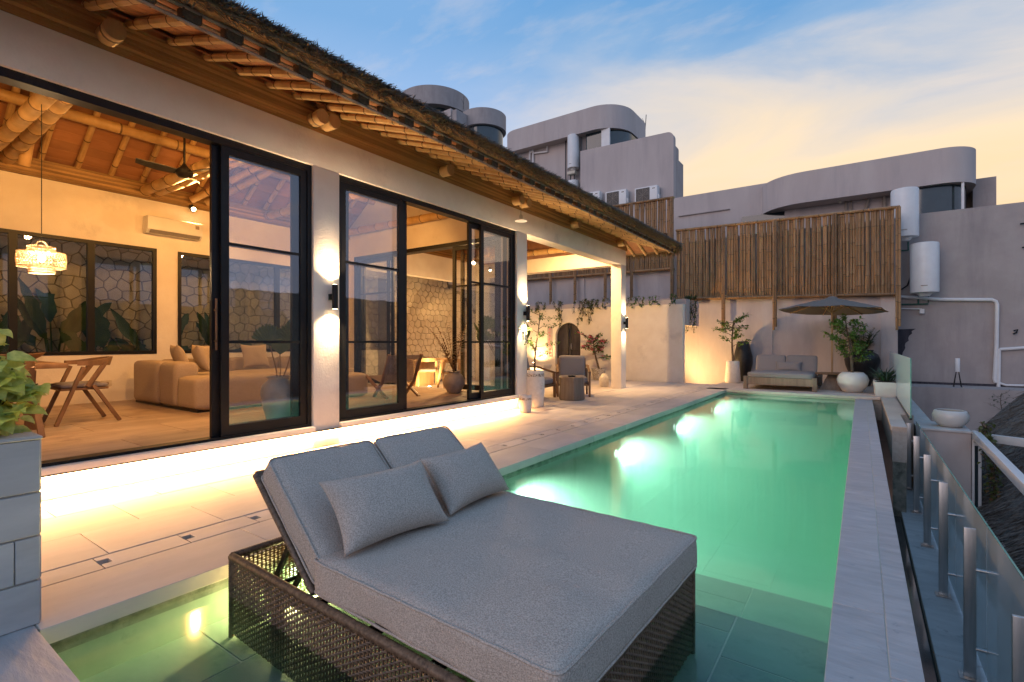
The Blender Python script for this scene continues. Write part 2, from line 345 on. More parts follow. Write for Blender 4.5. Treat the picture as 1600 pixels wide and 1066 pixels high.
        fs = [(0, 2, 1)] + [(1 + 2 * i, 2 + 2 * i, 4 + 2 * i, 3 + 2 * i) for i in range(m - 1)] + [(2 * m - 1, 2 * m, 2 * m + 1)]
        return s.add(vs, fs, mi)
    def mesh(s, name, mats, smooth=False, bev=0, seg=2, off=(0, 0, 0), ang=40):
        me = bpy.data.meshes.new(name); o = Vector(off)
        me.from_pydata([Vector(v) - o for v in s.v], [], s.f)
        for m in (mats if isinstance(mats, (list, tuple)) else [mats]): me.materials.append(m)
        for p, i in zip(me.polygons, s.m): p.material_index = i
        if bev:
            b = bmesh.new(); b.from_mesh(me); bmesh.ops.remove_doubles(b, verts=b.verts, dist=1e-5)
            es = [e for e in b.edges if len(e.link_faces) == 2 and e.calc_face_angle(0) > .5]
            bmesh.ops.bevel(b, geom=es, offset=bev, segments=seg, affect='EDGES', profile=.6, clamp_overlap=True)
            b.to_mesh(me); b.free(); smooth = True
        if smooth:
            for p in me.polygons: p.use_smooth = True
            me.set_sharp_from_angle(angle=R(ang))
        me.update(); return me
def link(o, parent=None):
    COL.objects.link(o)
    if parent: o.parent = parent; OFF[o] = OFF[parent]
    return o
def build(name, mb, mats, parent=None, smooth=False, bev=0, seg=2, label=None, kind=None, ang=40):
    if parent: off = OFF[parent]
    else:
        xs, ys, zs = zip(*mb.v); off = Vector(((min(xs) + max(xs)) / 2, (min(ys) + max(ys)) / 2, min(zs)))
    o = bpy.data.objects.new(name, mb.mesh(name, mats, smooth, bev, seg, off, ang)); link(o, parent)
    if not parent: o.location = off; OFF[o] = off
    if label: o['label'] = label
    if kind: o['kind'] = kind
    return o
def inst(name, me, parent, loc, rz=0, sc=None, rot=None):
    o = bpy.data.objects.new(name, me); link(o, parent); o.location = Vector(loc) - OFF[parent]
    o.rotation_euler = rot or (0, 0, rz)
    if sc: o.scale = sc
    return o
def tag(o, label=None, cat=None, group=None, kind=None):
    for k, v in (('label', label), ('category', cat), ('group', group), ('kind', kind)):
        if v: o[k] = v
    return o
def thing(name, label, cat, loc=(0, 0, 0), rz=0, group=None, world=False):
    # world=True: the parts' vertices are given in world coordinates
    o = bpy.data.objects.new(name, None); COL.objects.link(o); o.location = loc; o.rotation_euler = (0, 0, rz); o.empty_display_size = .2
    OFF[o] = Vector(loc) if world else Vector((0, 0, 0))
    return tag(o, label, cat, group)
def struct(name, mb, mats, **k):
    o = build(name, mb, mats, **k); o['kind'] = 'structure'; return o
def dup(root, loc, rz=None, label=None, group=None):
    def cp(o, par):
        c = o.copy(); COL.objects.link(c)
        if par: c.parent = par
        for ch in o.children: cp(ch, c)
        return c
    r = cp(root, None); r.location = loc
    if rz is not None: r.rotation_euler = (0, 0, rz)
    if label: r['label'] = label
    if group: r['group'] = group
    return r
def lamp(kind, name, loc, energy, col, parent=None, size=.05, dirv=None, cone=None, blend=.6, sizey=None):
    l = bpy.data.lights.new(name, kind); l.energy = energy; l.color = col
    if kind == 'AREA':
        l.size = size
        if sizey: l.shape = 'RECTANGLE'; l.size_y = sizey
    else: l.shadow_soft_size = size
    if kind == 'SPOT': l.spot_size = R(cone); l.spot_blend = blend
    o = bpy.data.objects.new(name, l); link(o, parent); o.location = Vector(loc) - (OFF[parent] if parent else Vector())
    if dirv is not None: o.rotation_euler = Vector(dirv).to_track_quat('-Z', 'Y').to_euler()
    return o
WARM = (1, .60, .27); AMB = (1, .47, .12)

# ------------------------------------------------------------------ ground, deck, pool
struct('ground', MB().box((-150, -150, -4.2), (150, 200, -4.0)), ground_m)
WZ = -.09                                   # water level
def tiles(name, parent, mats, x0, x1, y0, y1, lx, ly, ztop, th=.03, gap=.0025, stag=0, jit=.0012, along='y', skip=None, off0=0):
    # courses of stone tiles; each tile is an object, alike tiles share a mesh
    cache = {}; nx = max(1, round((x1 - x0) / lx)); wx = (x1 - x0) / nx
    for i in range(nx):
        y = y0 - (off0 + (i * stag) % 1) * ly
        while y < y1 - .02:
            a, b = max(y, y0), min(y + ly, y1); y += ly
            if b - a < .03: continue
            cx_, cy_ = x0 + (i + .5) * wx, (a + b) / 2
            if skip and skip(cx_, cy_): continue
            key = (round(wx, 3), round(b - a, 3))
            if key not in cache:
                w, l_ = wx / 2 - gap / 2, (b - a) / 2 - gap / 2
                cache[key] = MB().box((-w, -l_, -th), (w, l_, 0)).mesh(name, mats, bev=.002, seg=1)
            inst(name, cache[key], parent, (cx_, cy_, ztop + random.uniform(-jit, jit)))
g = .005
deck = struct('deck', MB().box((-11.2, -3, -.5), (-3.495, 14.9, -g)).box((-3.495, .572, -.3), (-3.285, 14.9, -.12)).box((-3.285, .572, -.10), (-2.83, 14.9, -g))
              .box((-3.4, 13.44, -.5), (.36, 17, -g)).box((.36, 8.93, -.5), (.525, 10.47, -g)).box((.36, 10.47, -.5), (.70, 17, -g)), grout_m)
# three courses beside the villa, then the drain course, then the coping
tiles('tile', deck, deck_m, -5.03, -3.50, .60, 14.88, .51, .63, 0, stag=.5, off0=.35)
tiles('tile', deck, deck_m, -10.4, -5.05, 7.75, 14.88, .67, .9, 0, stag=.5)
k = 0; a = .52
while a < 14.8:
    # drain covers: stone bars, each with a square lifting slot at its near end
    b = min(a + .412, 14.88); z0, z1, sl_ = -.03, .0005 + random.uniform(-.001, .001), .05; x0, x1 = -3.484, -3.290
    m_ = MB().box((x0, a + sl_, z0), (x1, b - .003, z1)).box((x0, a, z0), (x0 + .055, a + sl_, z1)).box((x1 - .068, a, z0), (x1, a + sl_, z1))
    build('drain_cover', m_, deck_m, deck); a += .415
tiles('coping_slab', deck, deck_m, -3.28, -2.80, .575, 13.40, .48, 1.05, 0, th=.075, gap=.004)
tiles('coping_slab', deck, deck_m, -2.80, .34, 13.40, 13.82, .785, .42, 0, th=.06, gap=.004)
tiles('tile', deck, deck_m, -3.40, .34, 13.82, 16.98, .62, .63, 0, stag=.5)
tiles('coping_slab', deck, deck_m, .345, .53, 8.93, 10.47, .185, .77, 0, th=.06, gap=.004)
tiles('coping_slab', deck, deck_m, .345, .70, 10.47, 16.98, .355, .8, 0, th=.06, gap=.004)
build('end_wall_face', MB().box((.365, 8.936, -1.6), (.52, 8.99, -.062)), mossy_m, deck)

pier_slab = struct('pool_end_slab', MB().box((-4.2, -2.5, -.5), (.19, .572, 0)), copingR_m, bev=.006)

def basin():
    m = MB(); x0, x1 = -2.84, -.10
    m.box((x0 - .3, .57, -1.5), (x0, 13.46, -.075))                       # wall under the left coping
    m.box((x0, 13.43, -1.5), (x1 + .3, 13.75, -.07))                      # far wall
    m.box((x0, .2, -1.5), (x1, .57, -.05))                                # near wall
    m.box((x0, .57, -1.5), (x1, 2.94, -.3045))                             # sun shelf
    m.box((x0, 2.94, -1.5), (x1, 4.0, -.6045))                             # step
    m.box((x0, 4.0, -1.6), (x1, 13.43, -1.40))                            # floor
    return m
pool = struct('pool_basin', basin(), poolgrout_m)
tiles('shelf_tile', pool, shelf_m, -2.84, -.10, .572, 2.94, .455, .62, -.30, gap=.009, stag=.37, jit=.0008)
tiles('step_tile', pool, shelf_m, -2.84, -.10, 2.945, 4.0, .6, .53, -.60, gap=.007, stag=.5, jit=.0008)
tiles('floor_tile', pool, pooltile_m, -2.84, -.10, 4.0, 13.43, .685, .945, -1.388, gap=.007, stag=.5, jit=.0008)
sf = MB()
for (y0, y1, zb) in ((.572, 2.94, -.3), (2.94, 4.0, -.6), (4.0, 13.43, -1.39)): sf.box((-2.841, y0, zb), (-2.829, y1, -.125))
sf.box((-2.84, 13.418, -1.39), (-.10, 13.431, -.10)).box((-2.83, 2.941, -.6), (-.1, 2.951, -.302)).box((-2.83, 4.001, -1.39), (-.1, 4.011, -.602))
build('wall_lining', sf, pooltile_m, pool)
ml = MB()
for k in range(15):
    a = .58 + .86 * k; b = min(a + .854, 13.42)
    if b > a: ml.box((-2.86, a, -.135), (-2.822, b, -.077))
build('waterline_band', ml, mossy_m, pool)
wt = MB()
prof = [(.571, WZ), (.571, -.3115), (2.9395, -.3115), (2.9395, -.6115), (3.9995, -.6115), (3.9995, -1.3995), (13.4305, -1.3995), (13.4305, WZ)]
wt.prism(prof, 'x', -2.8395, -.1005)
struct('water', wt, water_m)

edge = struct('infinity_edge_wall', MB().box((-.115, .5, -1.5), (.185, 13.43, -.0655)), poolgrout_m)
tiles('coping_slab', edge, copingR_m, -.115, .088, .575, 13.40, .2, 1.15, -.062, th=.03, gap=.003)
tiles('coping_slab', edge, copingR_m, .088, .195, .575, 13.40, .107, 1.15, -.062, th=.03, gap=.003, off0=.45)
struct('overflow_channel', MB().box((.185, -2, -1.6), (.46, 8.93, -1.27)), dkwall_m)
walk = struct('lower_walkway', MB().box((.46, -2, -1.6), (1.05, 10.36, -1.215)), grout_m)
tiles('walkway_tile', walk, walk_m, .46, 1.05, -.4, 10.35, .295, .9, -1.2, th=.015, gap=.006, stag=.4)

# ------------------------------------------------------------------ the villa
villa = thing('villa', 'long white villa with thatched bamboo roof and tall black sliding doors beside the pool', 'villa', (-7.45, 5.5, 0), world=True)
FX, RX = -5.05, -9.85
ZF, ZH, ZT = .25, 3.19, 3.58
w = lambda a, b, nm='wall', m=plaster, **k: build(nm, MB().box(a, b), m, villa, **k)
fl = build('floor', MB().box((RX, -2, .02), (FX - .02, 7.7, ZF - .02)), grout_m, villa)
tiles('floor_tile', fl, floor_m, RX, FX - .07, .0, 7.4, .8, 1.2, ZF - .001, th=.019, gap=.005, stag=.5)
for a, b in ((.2, 3.32), (3.66, 7.37)): build('plinth', MB().box((FX - .3, a, 0), (FX - .002, b, .198)), plaster, villa)
build('sill', MB().box((FX - .25, -2, .20), (FX + .045, 3.32, .248)).box((FX - .25, 3.66, .20), (FX + .045, 7.37, .248)), plaster, villa, bev=.004)
# facade: columns and header
for a, b in ((-2, .2), (3.32, 3.66), (7.37, 7.70)):
    build('column', MB().box((FX - .28, a, 0.0), (FX, b, ZH)), plaster, villa, bev=.006)
build('column', MB().box((FX - .28, 12.10, 0), (FX, 12.42, ZH)), plaster, villa, bev=.006)
build('column', MB().box((RX, 12.10, 0), (RX + .3, 12.42, ZH)), plaster, villa, bev=.006)
build('header', MB().box((FX - .28, -2, ZH), (FX, 12.42, ZT)), plaster, villa, bev=.006)
build('header', MB().box((RX, 12.10, ZH), (FX - .282, 12.42, ZT)), plaster, villa, bev=.006)
build('header', MB().box((RX, 7.70, 2.95), (RX + .25, 12.098, ZT)), plaster, villa)
# rear wall with two windows
ya, yb, yc, yd = -.9, 3.5, 3.82, 7.2; zb_, zt_ = 1.0, 2.79
m_ = MB().box((RX - .15, -2, 0), (RX, 7.7, zb_)).box((RX - .15, -2, zt_), (RX, 7.7, 3.60)).box((RX - .15, -2, zb_), (RX, ya, zt_)).box((RX - .15, yb, zb_), (RX, yc, zt_)).box((RX - .15, yd, zb_), (RX, 7.7, zt_))
build('wall', m_, plaster, villa)
def window(y0, y1, mull):
    m = MB(); x0, x1 = RX - .06, RX + .012; t = .055
    m.box((x0, y0, zb_), (x1, y1, zb_ + t)).box((x0, y0, zt_ - t), (x1, y1, zt_))
    m.box((x0, y0, zb_ + t), (x1, y0 + t, zt_ - t)).box((x0, y1 - t, zb_ + t), (x1, y1, zt_ - t))
    for c in mull: m.box((x0, c - .045, zb_ + t), (x1, c + .045, zt_ - t))
    f = build('window', m, black_m, villa)
    ed = [y0 + t] + [q for c in mull for q in (c - .045, c + .045)] + [y1 - t]
    for a, b in zip(ed[::2], ed[1::2]): build('pane', MB().box((RX - .035, a, zb_ + t), (RX - .027, b, zt_ - t)), win_glass_m, f)
window(ya, yb, [.6, 1.74, 2.615]); window(yc, yd, [5.65])
build('wall', MB().box((RX, -2.2, 0), (FX, -2, 5.6)), plaster, villa)
# end wall towards the portico: gable over a wide glazed opening
ox0, ox1 = -9.66, -5.45
gz = lambda x: 3.86 + .74 * min(x - RX, FX - x)
gab = [(RX, 3.17), (FX - .29, 3.17), (FX - .29, gz(FX - .29)), (-7.45, gz(-7.45)), (RX, gz(RX))]
build('wall', MB().prism([(x, z) for x, z in gab], 'y', 7.42, 7.68), plaster, villa)
build('wall', MB().box((RX, 7.42, 0), (ox0, 7.68, 3.168)).box((ox1, 7.42, 0), (FX - .282, 7.68, 3.168)), plaster, villa)

def door_leaf(p0, p1, axis, pos, zb, zt, muntins, handle=None, nm='sliding_door', st=.075, th=.042):
    # a framed glass leaf: stiles, rails, muntins, pane (and a pull)
    def bx(m, a, b, z0, z1, d=th):
        return m.box((pos - d / 2, a, z0), (pos + d / 2, b, z1)) if axis == 'x' else m.box((a, pos - d / 2, z0), (b, pos + d / 2, z1))
    m = MB(); bx(m, p0, p0 + st, zb, zt); bx(m, p1 - st, p1, zb, zt)
    bx(m, p0 + st, p1 - st, zb, zb + .10); bx(m, p0 + st, p1 - st, zt - .075, zt)
    o = build(nm, m, black_m, villa)
    for z in muntins: build('muntin', bx(MB(), p0 + st, p1 - st, z - .014, z + .014, .03), black_m, o)
    build('pane', bx(MB(), p0 + st, p1 - st, zb + .10, zt - .075, .008), glass_m, o)
    if handle is not None:
        h = MB(); d = th / 2 + .035
        if axis == 'x': h.box((pos + d - .012, handle - .008, 1.12), (pos + d, handle + .008, 1.62)).box((pos + th / 2, handle - .007, 1.2), (pos + d, handle + .007, 1.22)).box((pos + th / 2, handle - .007, 1.5), (pos + d, handle + .007, 1.52))
        build('handle', h, teak_m, o)
    return o
yy = lambda px, x: at(px, 500, X=x).y
# opening 1: outer frame, then the two stacked leaves at its right end
def frame(y0, y1):
    build('door_frame', MB().box((-5.22, y0, ZH - .07), (-5.085, y1, ZH)).box((-5.22, y1 - .05, ZF), (-5.085, y1, ZH - .07)).box((-5.22, y0, ZF), (-5.085, y0 + .05, ZH - .07)).box((-5.22, y0 + .05, ZF), (-5.085, y1 - .05, ZF + .025)), black_m, villa)
frame(.2, 3.32); frame(3.66, 7.37)
zl = 1.20; zu = 2.17
door_leaf(yy(344, -5.12), 3.268, 'x', -5.12, ZF + .027, ZH - .072, [zl, zu])
door_leaf(yy(329, -5.17), 3.2, 'x', -5.17, ZF + .027, ZH - .072, [zl, zu], handle=yy(337, -5.13))
door_leaf(3.712, yy(628, -5.12), 'x', -5.12, ZF + .027, ZH - .072, [zl, zu])
door_leaf(3.79, yy(634, -5.17), 'x', -5.17, ZF + .027, ZH - .072, [zl, zu])
door_leaf(yy(731, -5.17), 7.2, 'x', -5.17, ZF + .027, ZH - .072, [zl, zu])
door_leaf(yy(750, -5.12), 7.318, 'x', -5.12, ZF + .027, ZH - .072, [zl, zu])
build('door_frame', MB().box((ox0, 7.40, 3.09), (ox1, 7.60, 3.168)).box((ox0, 7.40, ZF), (ox0 + .06, 7.60, 3.09)).box((ox1 - .06, 7.40, ZF), (ox1, 7.60, 3.09)), black_m, villa)
door_leaf(-9.58, -8.52, 'y', 7.47, ZF + .02, 3.085, [1.2, 2.3]); door_leaf(-9.5, -8.45, 'y', 7.53, ZF + .02, 3.085, [1.2, 2.3])
door_leaf(-6.66, -5.53, 'y', 7.47, ZF + .02, 3.085, [1.2, 2.3]); door_leaf(-6.5, -5.53, 'y', 7.53, ZF + .02, 3.085, [1.2, 2.3])

# ------------------------------------------------------------------ roof
YE = 13.35; XE = -3.84; XR = -10.35
def dist(x, y):
    a, b, c = XE - x, x - XR + .75, YE - y
    k = .28; m = min(a, b)
    h = max(0, min(1, .5 + .5 * (c - m) / k)) if k else 0
    return (c * (1 - h) + m * h) - k * h * (1 - h)      # smooth minimum: rounded hip
def roofz(d): return 3.715 + (.50 * d if d < 1.2 else .60 + .74 * (d - 1.2))
rr = random.Random(5)
def noise2(x, y): 
    from mathutils import noise as n_
    return n_.noise(Vector((x * 2.1, y * 2.1, 0))) * .035 + n_.noise(Vector((x * 9, y * 9, 3))) * .022
th = MB(); xs = []; ys = []
x = XE
while x > XR: xs.append(x); x -= .05 if x > -5 else .25
xs.append(XR); y = -2.0
while y < YE: ys.append(y); y += .10 if y < 11 else .05
ys.append(YE); n_ = len(ys)
def corner(x, y):
    # round the plan corner of the eave
    r = .55; cx_, cy_ = XE - r, YE - r
    if x > cx_ and y > cy_:
        v = Vector((x - cx_, y - cy_)); k = max(v.x, v.y)
        if v.length > 1e-6: v = v.normalized() * k
        return cx_ + v.x, cy_ + v.y
    return x, y
top = []
for x in xs:
    for y in ys:
        X_, Y_ = corner(x, y); q = noise2(x, y)
        top.append((X_ + (q if x == XE else 0), Y_, roofz(max(0, dist(x, y))) + q))
th.add(top, [(i * n_ + j, i * n_ + j + 1, (i + 1) * n_ + j + 1, (i + 1) * n_ + j) for i in range(len(xs) - 1) for j in range(n_ - 1)], 0)
# skirt: the cut edge of the thatch, leaning in under itself
nv = len(th.v); sk = []
ring = [(XE, y) for y in ys] + [(x, YE) for x in xs[1:]]
for x, y in ring:
    X_, Y_ = corner(x, y); q = noise2(x, y); q2 = noise2(y * 2, x)
    inx, iny = (1, 0) if y < YE - .55 else (0, 1) if x < XE - .55 else (.7, .7)
    zt2 = roofz(max(0, dist(x, y))) + q
    sk.append([(X_ + (q if x == XE else 0), Y_, zt2), (X_ + inx * .02 + q2 * .8 * inx, Y_ + iny * .02 + q2 * .8 * iny, zt2 - .09 + q2 * .3), (X_ - inx * .08, Y_ - iny * .08, 3.60 + q2 * .4), (X_ - inx * .30, Y_ - iny * .30, 3.68)])
base = len(th.v); th.add([p for r_ in sk for p in r_], [])
for i in range(len(sk) - 1):
    for j in range(3):
        a0 = base + i * 4 + j; th.f.append((a0, a0 + 1, a0 + 5, a0 + 4)); th.m.append(1)
thatch = build('thatch', th, [thatchdark_m, thatch_m], villa, smooth=True, ang=70)
def blades(n, fn, w0, w1):
    m = MB()
    for _ in range(n):
        p, d, ln, mi = fn(); d = Vector(d).normalized(); a = d.cross(Vector((rr.uniform(-1, 1), rr.uniform(-1, 1), rr.uniform(-1, 1)))).normalized() * rr.uniform(w0, w1) / 2
        p = Vector(p); bnd = Vector((0, 0, -1)) * ln * rr.uniform(0, .25)
        m.add([p - a, p + a, p + d * ln * .6 + a * .8 + bnd * .3, p + d * ln * .6 - a * .8 + bnd * .3, p + d * ln + bnd], [(0, 1, 2, 3), (3, 2, 4)], mi)
    return m
def front_edge():
    y = 0.6 + (YE - .55 - .6) * rr.random() ** 1.15; t = rr.random()
    return (XE - .06 + .07 * (1 - abs(t - .5)), y, 3.60 + .13 * t), (rr.uniform(.3, 1) * (.4 + t), rr.uniform(-.7, .7), rr.uniform(-.55, .1) + t * .5), rr.uniform(.04, .12), 1 if t < .66 else 0
def end_edge():
    u = rr.random(); t = rr.random()
    if rr.random() < .3:
        a = rr.random() * PI / 2; x, y = XE - .55 + .53 * math.cos(a), YE - .55 + .53 * math.sin(a); o = (math.cos(a), math.sin(a))
    else: x, y, o = XE - .5 - 3.5 * u, YE - .03, (0, 1)
    return (x, y, 3.59 + .14 * t), (o[0] * (.3 + t) + rr.uniform(-.5, .5), o[1] * (.3 + t) + rr.uniform(-.5, .5), rr.uniform(-1.2, -.2) + t * .4), rr.uniform(.08, .2), 1 if t < .7 else 0
def top_lay():
    y = .6 + (YE - .6) * rr.random(); x = XE - .02 - rr.random() ** 2 * (1.0 if y < 10 else 3.0)
    d = max(.02, dist(x, y)); X_, Y_ = corner(x, y)
    if YE - y < XE - x: v = (rr.uniform(-.3, .3), 1, -.3)
    else: v = (1, rr.uniform(-.3, .3), -.3)
    return (X_, Y_, roofz(d) + .0), (v[0], v[1], v[2] + rr.uniform(-.1, .35)), rr.uniform(.06, .15), 0
tb = blades(9000, front_edge, .005, .014); tb2 = blades(3500, end_edge, .006, .016); tb3 = blades(16000, top_lay, .005, .012)
for q in (tb2, tb3): tb.add(q.v, q.f); tb.m[-len(q.f):] = q.m
o = build('thatch_straw', tb, [thatchdark_m, thatch_m], villa); o['kind'] = 'stuff'

# eaves: soffit boards, rafters with bound ends, rails, the band of split bamboo over the header
ez = lambda x: 3.855 - .326 * (x + 4.95)         # rafter centre line
for i in range(8):
    x0, x1 = -3.99 - .14 * i, -3.99 - .14 * (i + 1) + .006
    build('soffit_board', MB().add([(x0, -2, ez(x0) + .045), (x1, -2, ez(x1) + .045), (x1, YE - .16 - .0 * i, ez(x1) + .045), (x0, YE - .16, ez(x0) + .045),
          (x0, -2, ez(x0) + .06), (x1, -2, ez(x1) + .06), (x1, YE - .16, ez(x1) + .06), (x0, YE - .16, ez(x0) + .06)],
          [(0, 1, 2, 3), (7, 6, 5, 4), (0, 4, 5, 1), (1, 5, 6, 2), (2, 6, 7, 3), (3, 7, 4, 0)]), board_m, villa)
rme = [MB().bamboo((-5.2, 0, ez(-5.2)), (-4.0 + .01 * k, 0, ez(-4.0 + .01 * k)), .036 + .002 * k, .33, 8, bend=.006).mesh('rafter', [bamboo_m, ring_m], True) for k in range(4)]
bme = MB().box((-3.995, -.05, -.055), (-3.94, .05, .035)).box((-4.03, -.064, -.045), (-3.935, -.051, .04)).box((-4.03, .051, -.045), (-3.935, .064, .04)).mesh('rafter_binding', rope_m)
y = -1.67; k = 0
while y < 12.9:
    r_ = inst('rafter', rme[k % 4], villa, (0, y + random.uniform(-.012, .012), 0))
    b_ = inst('rafter_binding', bme, r_, (0, 0, ez(-3.97) + .05)); b_.location = (0, 0, ez(-3.97) + .02)
    y += .30; k += 1
for zz, r_, xx in ((-.05, .013, -3.955), (.045, .015, -3.945), (.035, .012, -4.04)):
    build('eave_rail', MB().tube([(xx, -2 + 1.5 * i, ez(-3.97) + zz + random.uniform(-.005, .005)) for i in range(11)], r_, 6), greywood_m, villa, smooth=True)
zs_ = ZT + .004
for i in range(11):
    h = random.uniform(.024, .034); xx = FX - .02 - .004 * i + random.uniform(-.004, .004)
    y0 = -2.0
    while y0 < 12.5:
        y1 = min(y0 + random.uniform(3.2, 5.5), 12.55)
        build('bamboo_strip', MB().box((xx - .03, y0, zs_), (xx + .012, y1 - .004, zs_ + h - .006)), split_m, villa); y0 = y1
    zs_ += h
build('bamboo_pole', MB().bamboo((FX + .02, -2, zs_ + .03), (FX + .02, 12.6, zs_ + .03), .03, .5, 8), [bamboo_m, ring_m], villa, smooth=True)
build('leak_filler', MB().box((FX - .10, -2, 3.84), (FX - .07, 12.5, 4.02)), board_m, villa)  # filler added to stop interior light leaking out above the header
# log ends over the header, going on inside as tie beams
def log(name, p, q, r, gap=.5):
    return build(name, MB().bamboo(p, q, r, gap, 14), [bamboo_m, ring_m], villa, smooth=True)
def endgrain(x, y, z, r):
    m = MB().lathe([(r * 1.02, -.02), (r * 1.02, .004), (r * .55, .006), (0.001, .003)], n=16); m.v = [(x + v[2], y + v[0], z + v[1]) for v in m.v]
    return build('log_end', m, paleteak_m, villa, smooth=True)
for yv in (1.45, 3.33, 3.48, 5.43, 7.30, 7.52, 9.48, 11.95):
    log('tie_beam', (-10.0, yv, 3.74), (-4.90, yv, 3.70), .078); endgrain(-4.89, yv, 3.70, .078)
# inside: ceiling boards on both slopes, rafters, purlins, wall band
for side in (0, 1):
    for i in range(18):
        s0, s1 = .17 * i, .17 * (i + 1) - .006
        def pt(s, dz): 
            xx = RX - .12 + s * .80; zz = 3.93 + .74 * (xx - RX) + dz
            return (xx if side == 0 else RX + FX - xx, zz)
        a, b, c, d = pt(s0, 0), pt(s1, 0), pt(s1, .015), pt(s0, .015)
        if max(a[0], b[0]) > -7.44 and side == 0 or min(a[0], b[0]) < -7.46 and side == 1: continue
        build('ceiling_board', MB().prism([a, b, c, d] if side == 0 else [b, a, d, c], 'y', -2, 12.5 - .136 * i), board_m, villa)
ra = [MB().bamboo((RX - .1, 0, 3.82), (-7.5, 0, 3.82 + .74 * 2.25), .04, .4, 8, bend=.01).mesh('ceiling_rafter', [bamboo_m, ring_m], True) for _ in range(3)]
rb = MB().bamboo((FX - .2, 0, 3.96), (-7.4, 0, 3.82 + .74 * 2.25), .04, .4, 8).mesh('ceiling_rafter', [bamboo_m, ring_m], True)
y = -1.75; k = 0
while y < 10.2:
    inst('ceiling_rafter', ra[k % 3], villa, (0, y, 0)); inst('ceiling_rafter', rb, villa, (0, y, 0)); y += .42; k += 1
log('purlin', (-9.0, -2, 4.36), (-9.0, 11.4, 4.36), .075, .7); log('purlin', (-5.9, -2, 4.36), (-5.9, 11.4, 4.36), .075, .7)
log('ridge_beam', (-7.45, -2, 5.42), (-7.45, 10.1, 5.42), .09, .8)
log('king_post', (-9.3, 1.75, 3.6), (-8.9, 1.80, 4.5), .065); 
log('tie_beam', (-9.9, 1.68, 3.78), (-5.2, 1.62, 3.86), .085, .42)
zs_ = 3.605
for i in range(8):
    h = random.uniform(.030, .038)
    build('bamboo_strip', MB().box((RX - .03, -2, zs_), (RX + .015 + .003 * (i % 3), 12.1, zs_ + h - .004)), split_m, villa); zs_ += h
# diagonal struts to the end wall and hip poles of the portico
for yv, s in ((4.3, 1), (4.55, 1)):
    log('strut', (-9.75, yv - .3, 3.72), (-8.2, yv + .9, 4.75), .06, .4)
for k in range(4):
    log('hip_pole', (-9.6 + .32 * k, 12.1, 3.70), (-8.0 + .16 * k, 9.8, 5.1), .045, .4)
for k in range(3):
    log('hip_pole', (-5.3 - .3 * k, 12.1, 3.70), (-6.8 - .16 * k, 9.8, 5.1), .045, .4)
for i in range(14):
    s0, s1 = .136 * i, .136 * (i + 1) - .005
    q = [(RX + s0, 12.5 - s0, 3.88 + .74 * s0), (FX - s0, 12.5 - s0, 3.88 + .74 * s0), (FX - s1, 12.5 - s1, 3.88 + .74 * s1), (RX + s1, 12.5 - s1, 3.88 + .74 * s1)]
    q += [(x_, y_, z_ + .014) for x_, y_, z_ in q]
    build('ceiling_board', MB().add(q, [(0, 1, 2, 3), (7, 6, 5, 4), (0, 4, 5, 1), (1, 5, 6, 2), (2, 6, 7, 3), (3, 7, 4, 0)]), board_m, villa)
# rafters of the hip end
for k in range(5):
    xx = -4.15 - .32 * k
    build('rafter', MB().bamboo((xx - .05, 12.45, ez(-5.1)), (xx, 13.16, ez(-4.05)), .034, .3, 8), [bamboo_m, ring_m], villa, smooth=True)
for k in range(7):
    y0, y1 = 12.45 + .1 * k, 12.45 + .1 * (k + 1) - .005
    z0, z1 = 3.93 - .45 * (y0 - 12.45), 3.93 - .45 * (y1 - 12.45)
    build('soffit_board', MB().add([(-10.2, y0, z0), (-4.0, y0, z0), (-4.0, y1, z1), (-10.2, y1, z1), (-10.2, y0, z0 + .012), (-4.0, y0, z0 + .012), (-4.0, y1, z1 + .012), (-10.2, y1, z1 + .012)],
        [(0, 3, 2, 1), (4, 5, 6, 7), (0, 1, 5, 4), (1, 2, 6, 5), (2, 3, 7, 6), (3, 0, 4, 7)]), board_m, villa)

# ------------------------------------------------------------------ lit lamps
led = thing('led_strip', 'glowing warm light strip tucked under the sill of the tall sliding doors', 'light strip', (-5.03, 2.7, .17), world=True)
build('housing', MB().box((-5.046, -1.9, .188), (-5.008, 7.37, .199)), dark_m, led)
build('diffuser', MB().box((-5.042, -1.88, .180), (-5.014, 7.36, .187)), strip_m, led)
lamp('AREA', 'strip_glow', (-5.028, 2.75, .178), 640, (1, .50, .17), led, .028, sizey=9.2, dirv=(.42, 0, -1))
_l = bpy.data.objects['strip_glow']; _l.data.spread = R(165); _d = Vector((.35, 0, -1)).normalized()
_l.rotation_euler = Matrix((Vector((0, 1, 0)).cross(-_d), Vector((0, 1, 0)), -_d)).transposed().to_euler()
def sconce(y, z, label, e=125, col=(1, .68, .38)):
    t = thing('wall_sconce', label, 'wall lamp', (FX, y, z), 0, 'up and down lights on the villa columns')
    build('body', MB().lathe([(.012, -.139), (.034, -.138), (.034, .138), (.012, .139)], (.085, 0, 0), 20), black_m, t, smooth=True)
    build('bracket', MB().box((0, -.03, -.035), (.055, .03, .035)), black_m, t, bev=.004)
    for s in (1, -1):
        build('lens', MB().lathe([(.001, .1395 * s), (.026, .140 * s)] if s > 0 else [(.026, .140 * s), (.001, .1395 * s)], (.085, 0, 0), 16), bulb_m, t)
        lamp('SPOT', 'beam', (.085, 0, .145 * s), e, col, t, .02, (.05, 0, s), 130, .9)
    return t
sconce(3.54, 1.72, 'black up and down wall lamp on the column between the two sliding doors')
sconce(7.60, 1.72, 'black up and down wall lamp behind the tall white pot')
sconce(12.26, 1.69, 'black up and down wall lamp on the far corner pillar', 95)

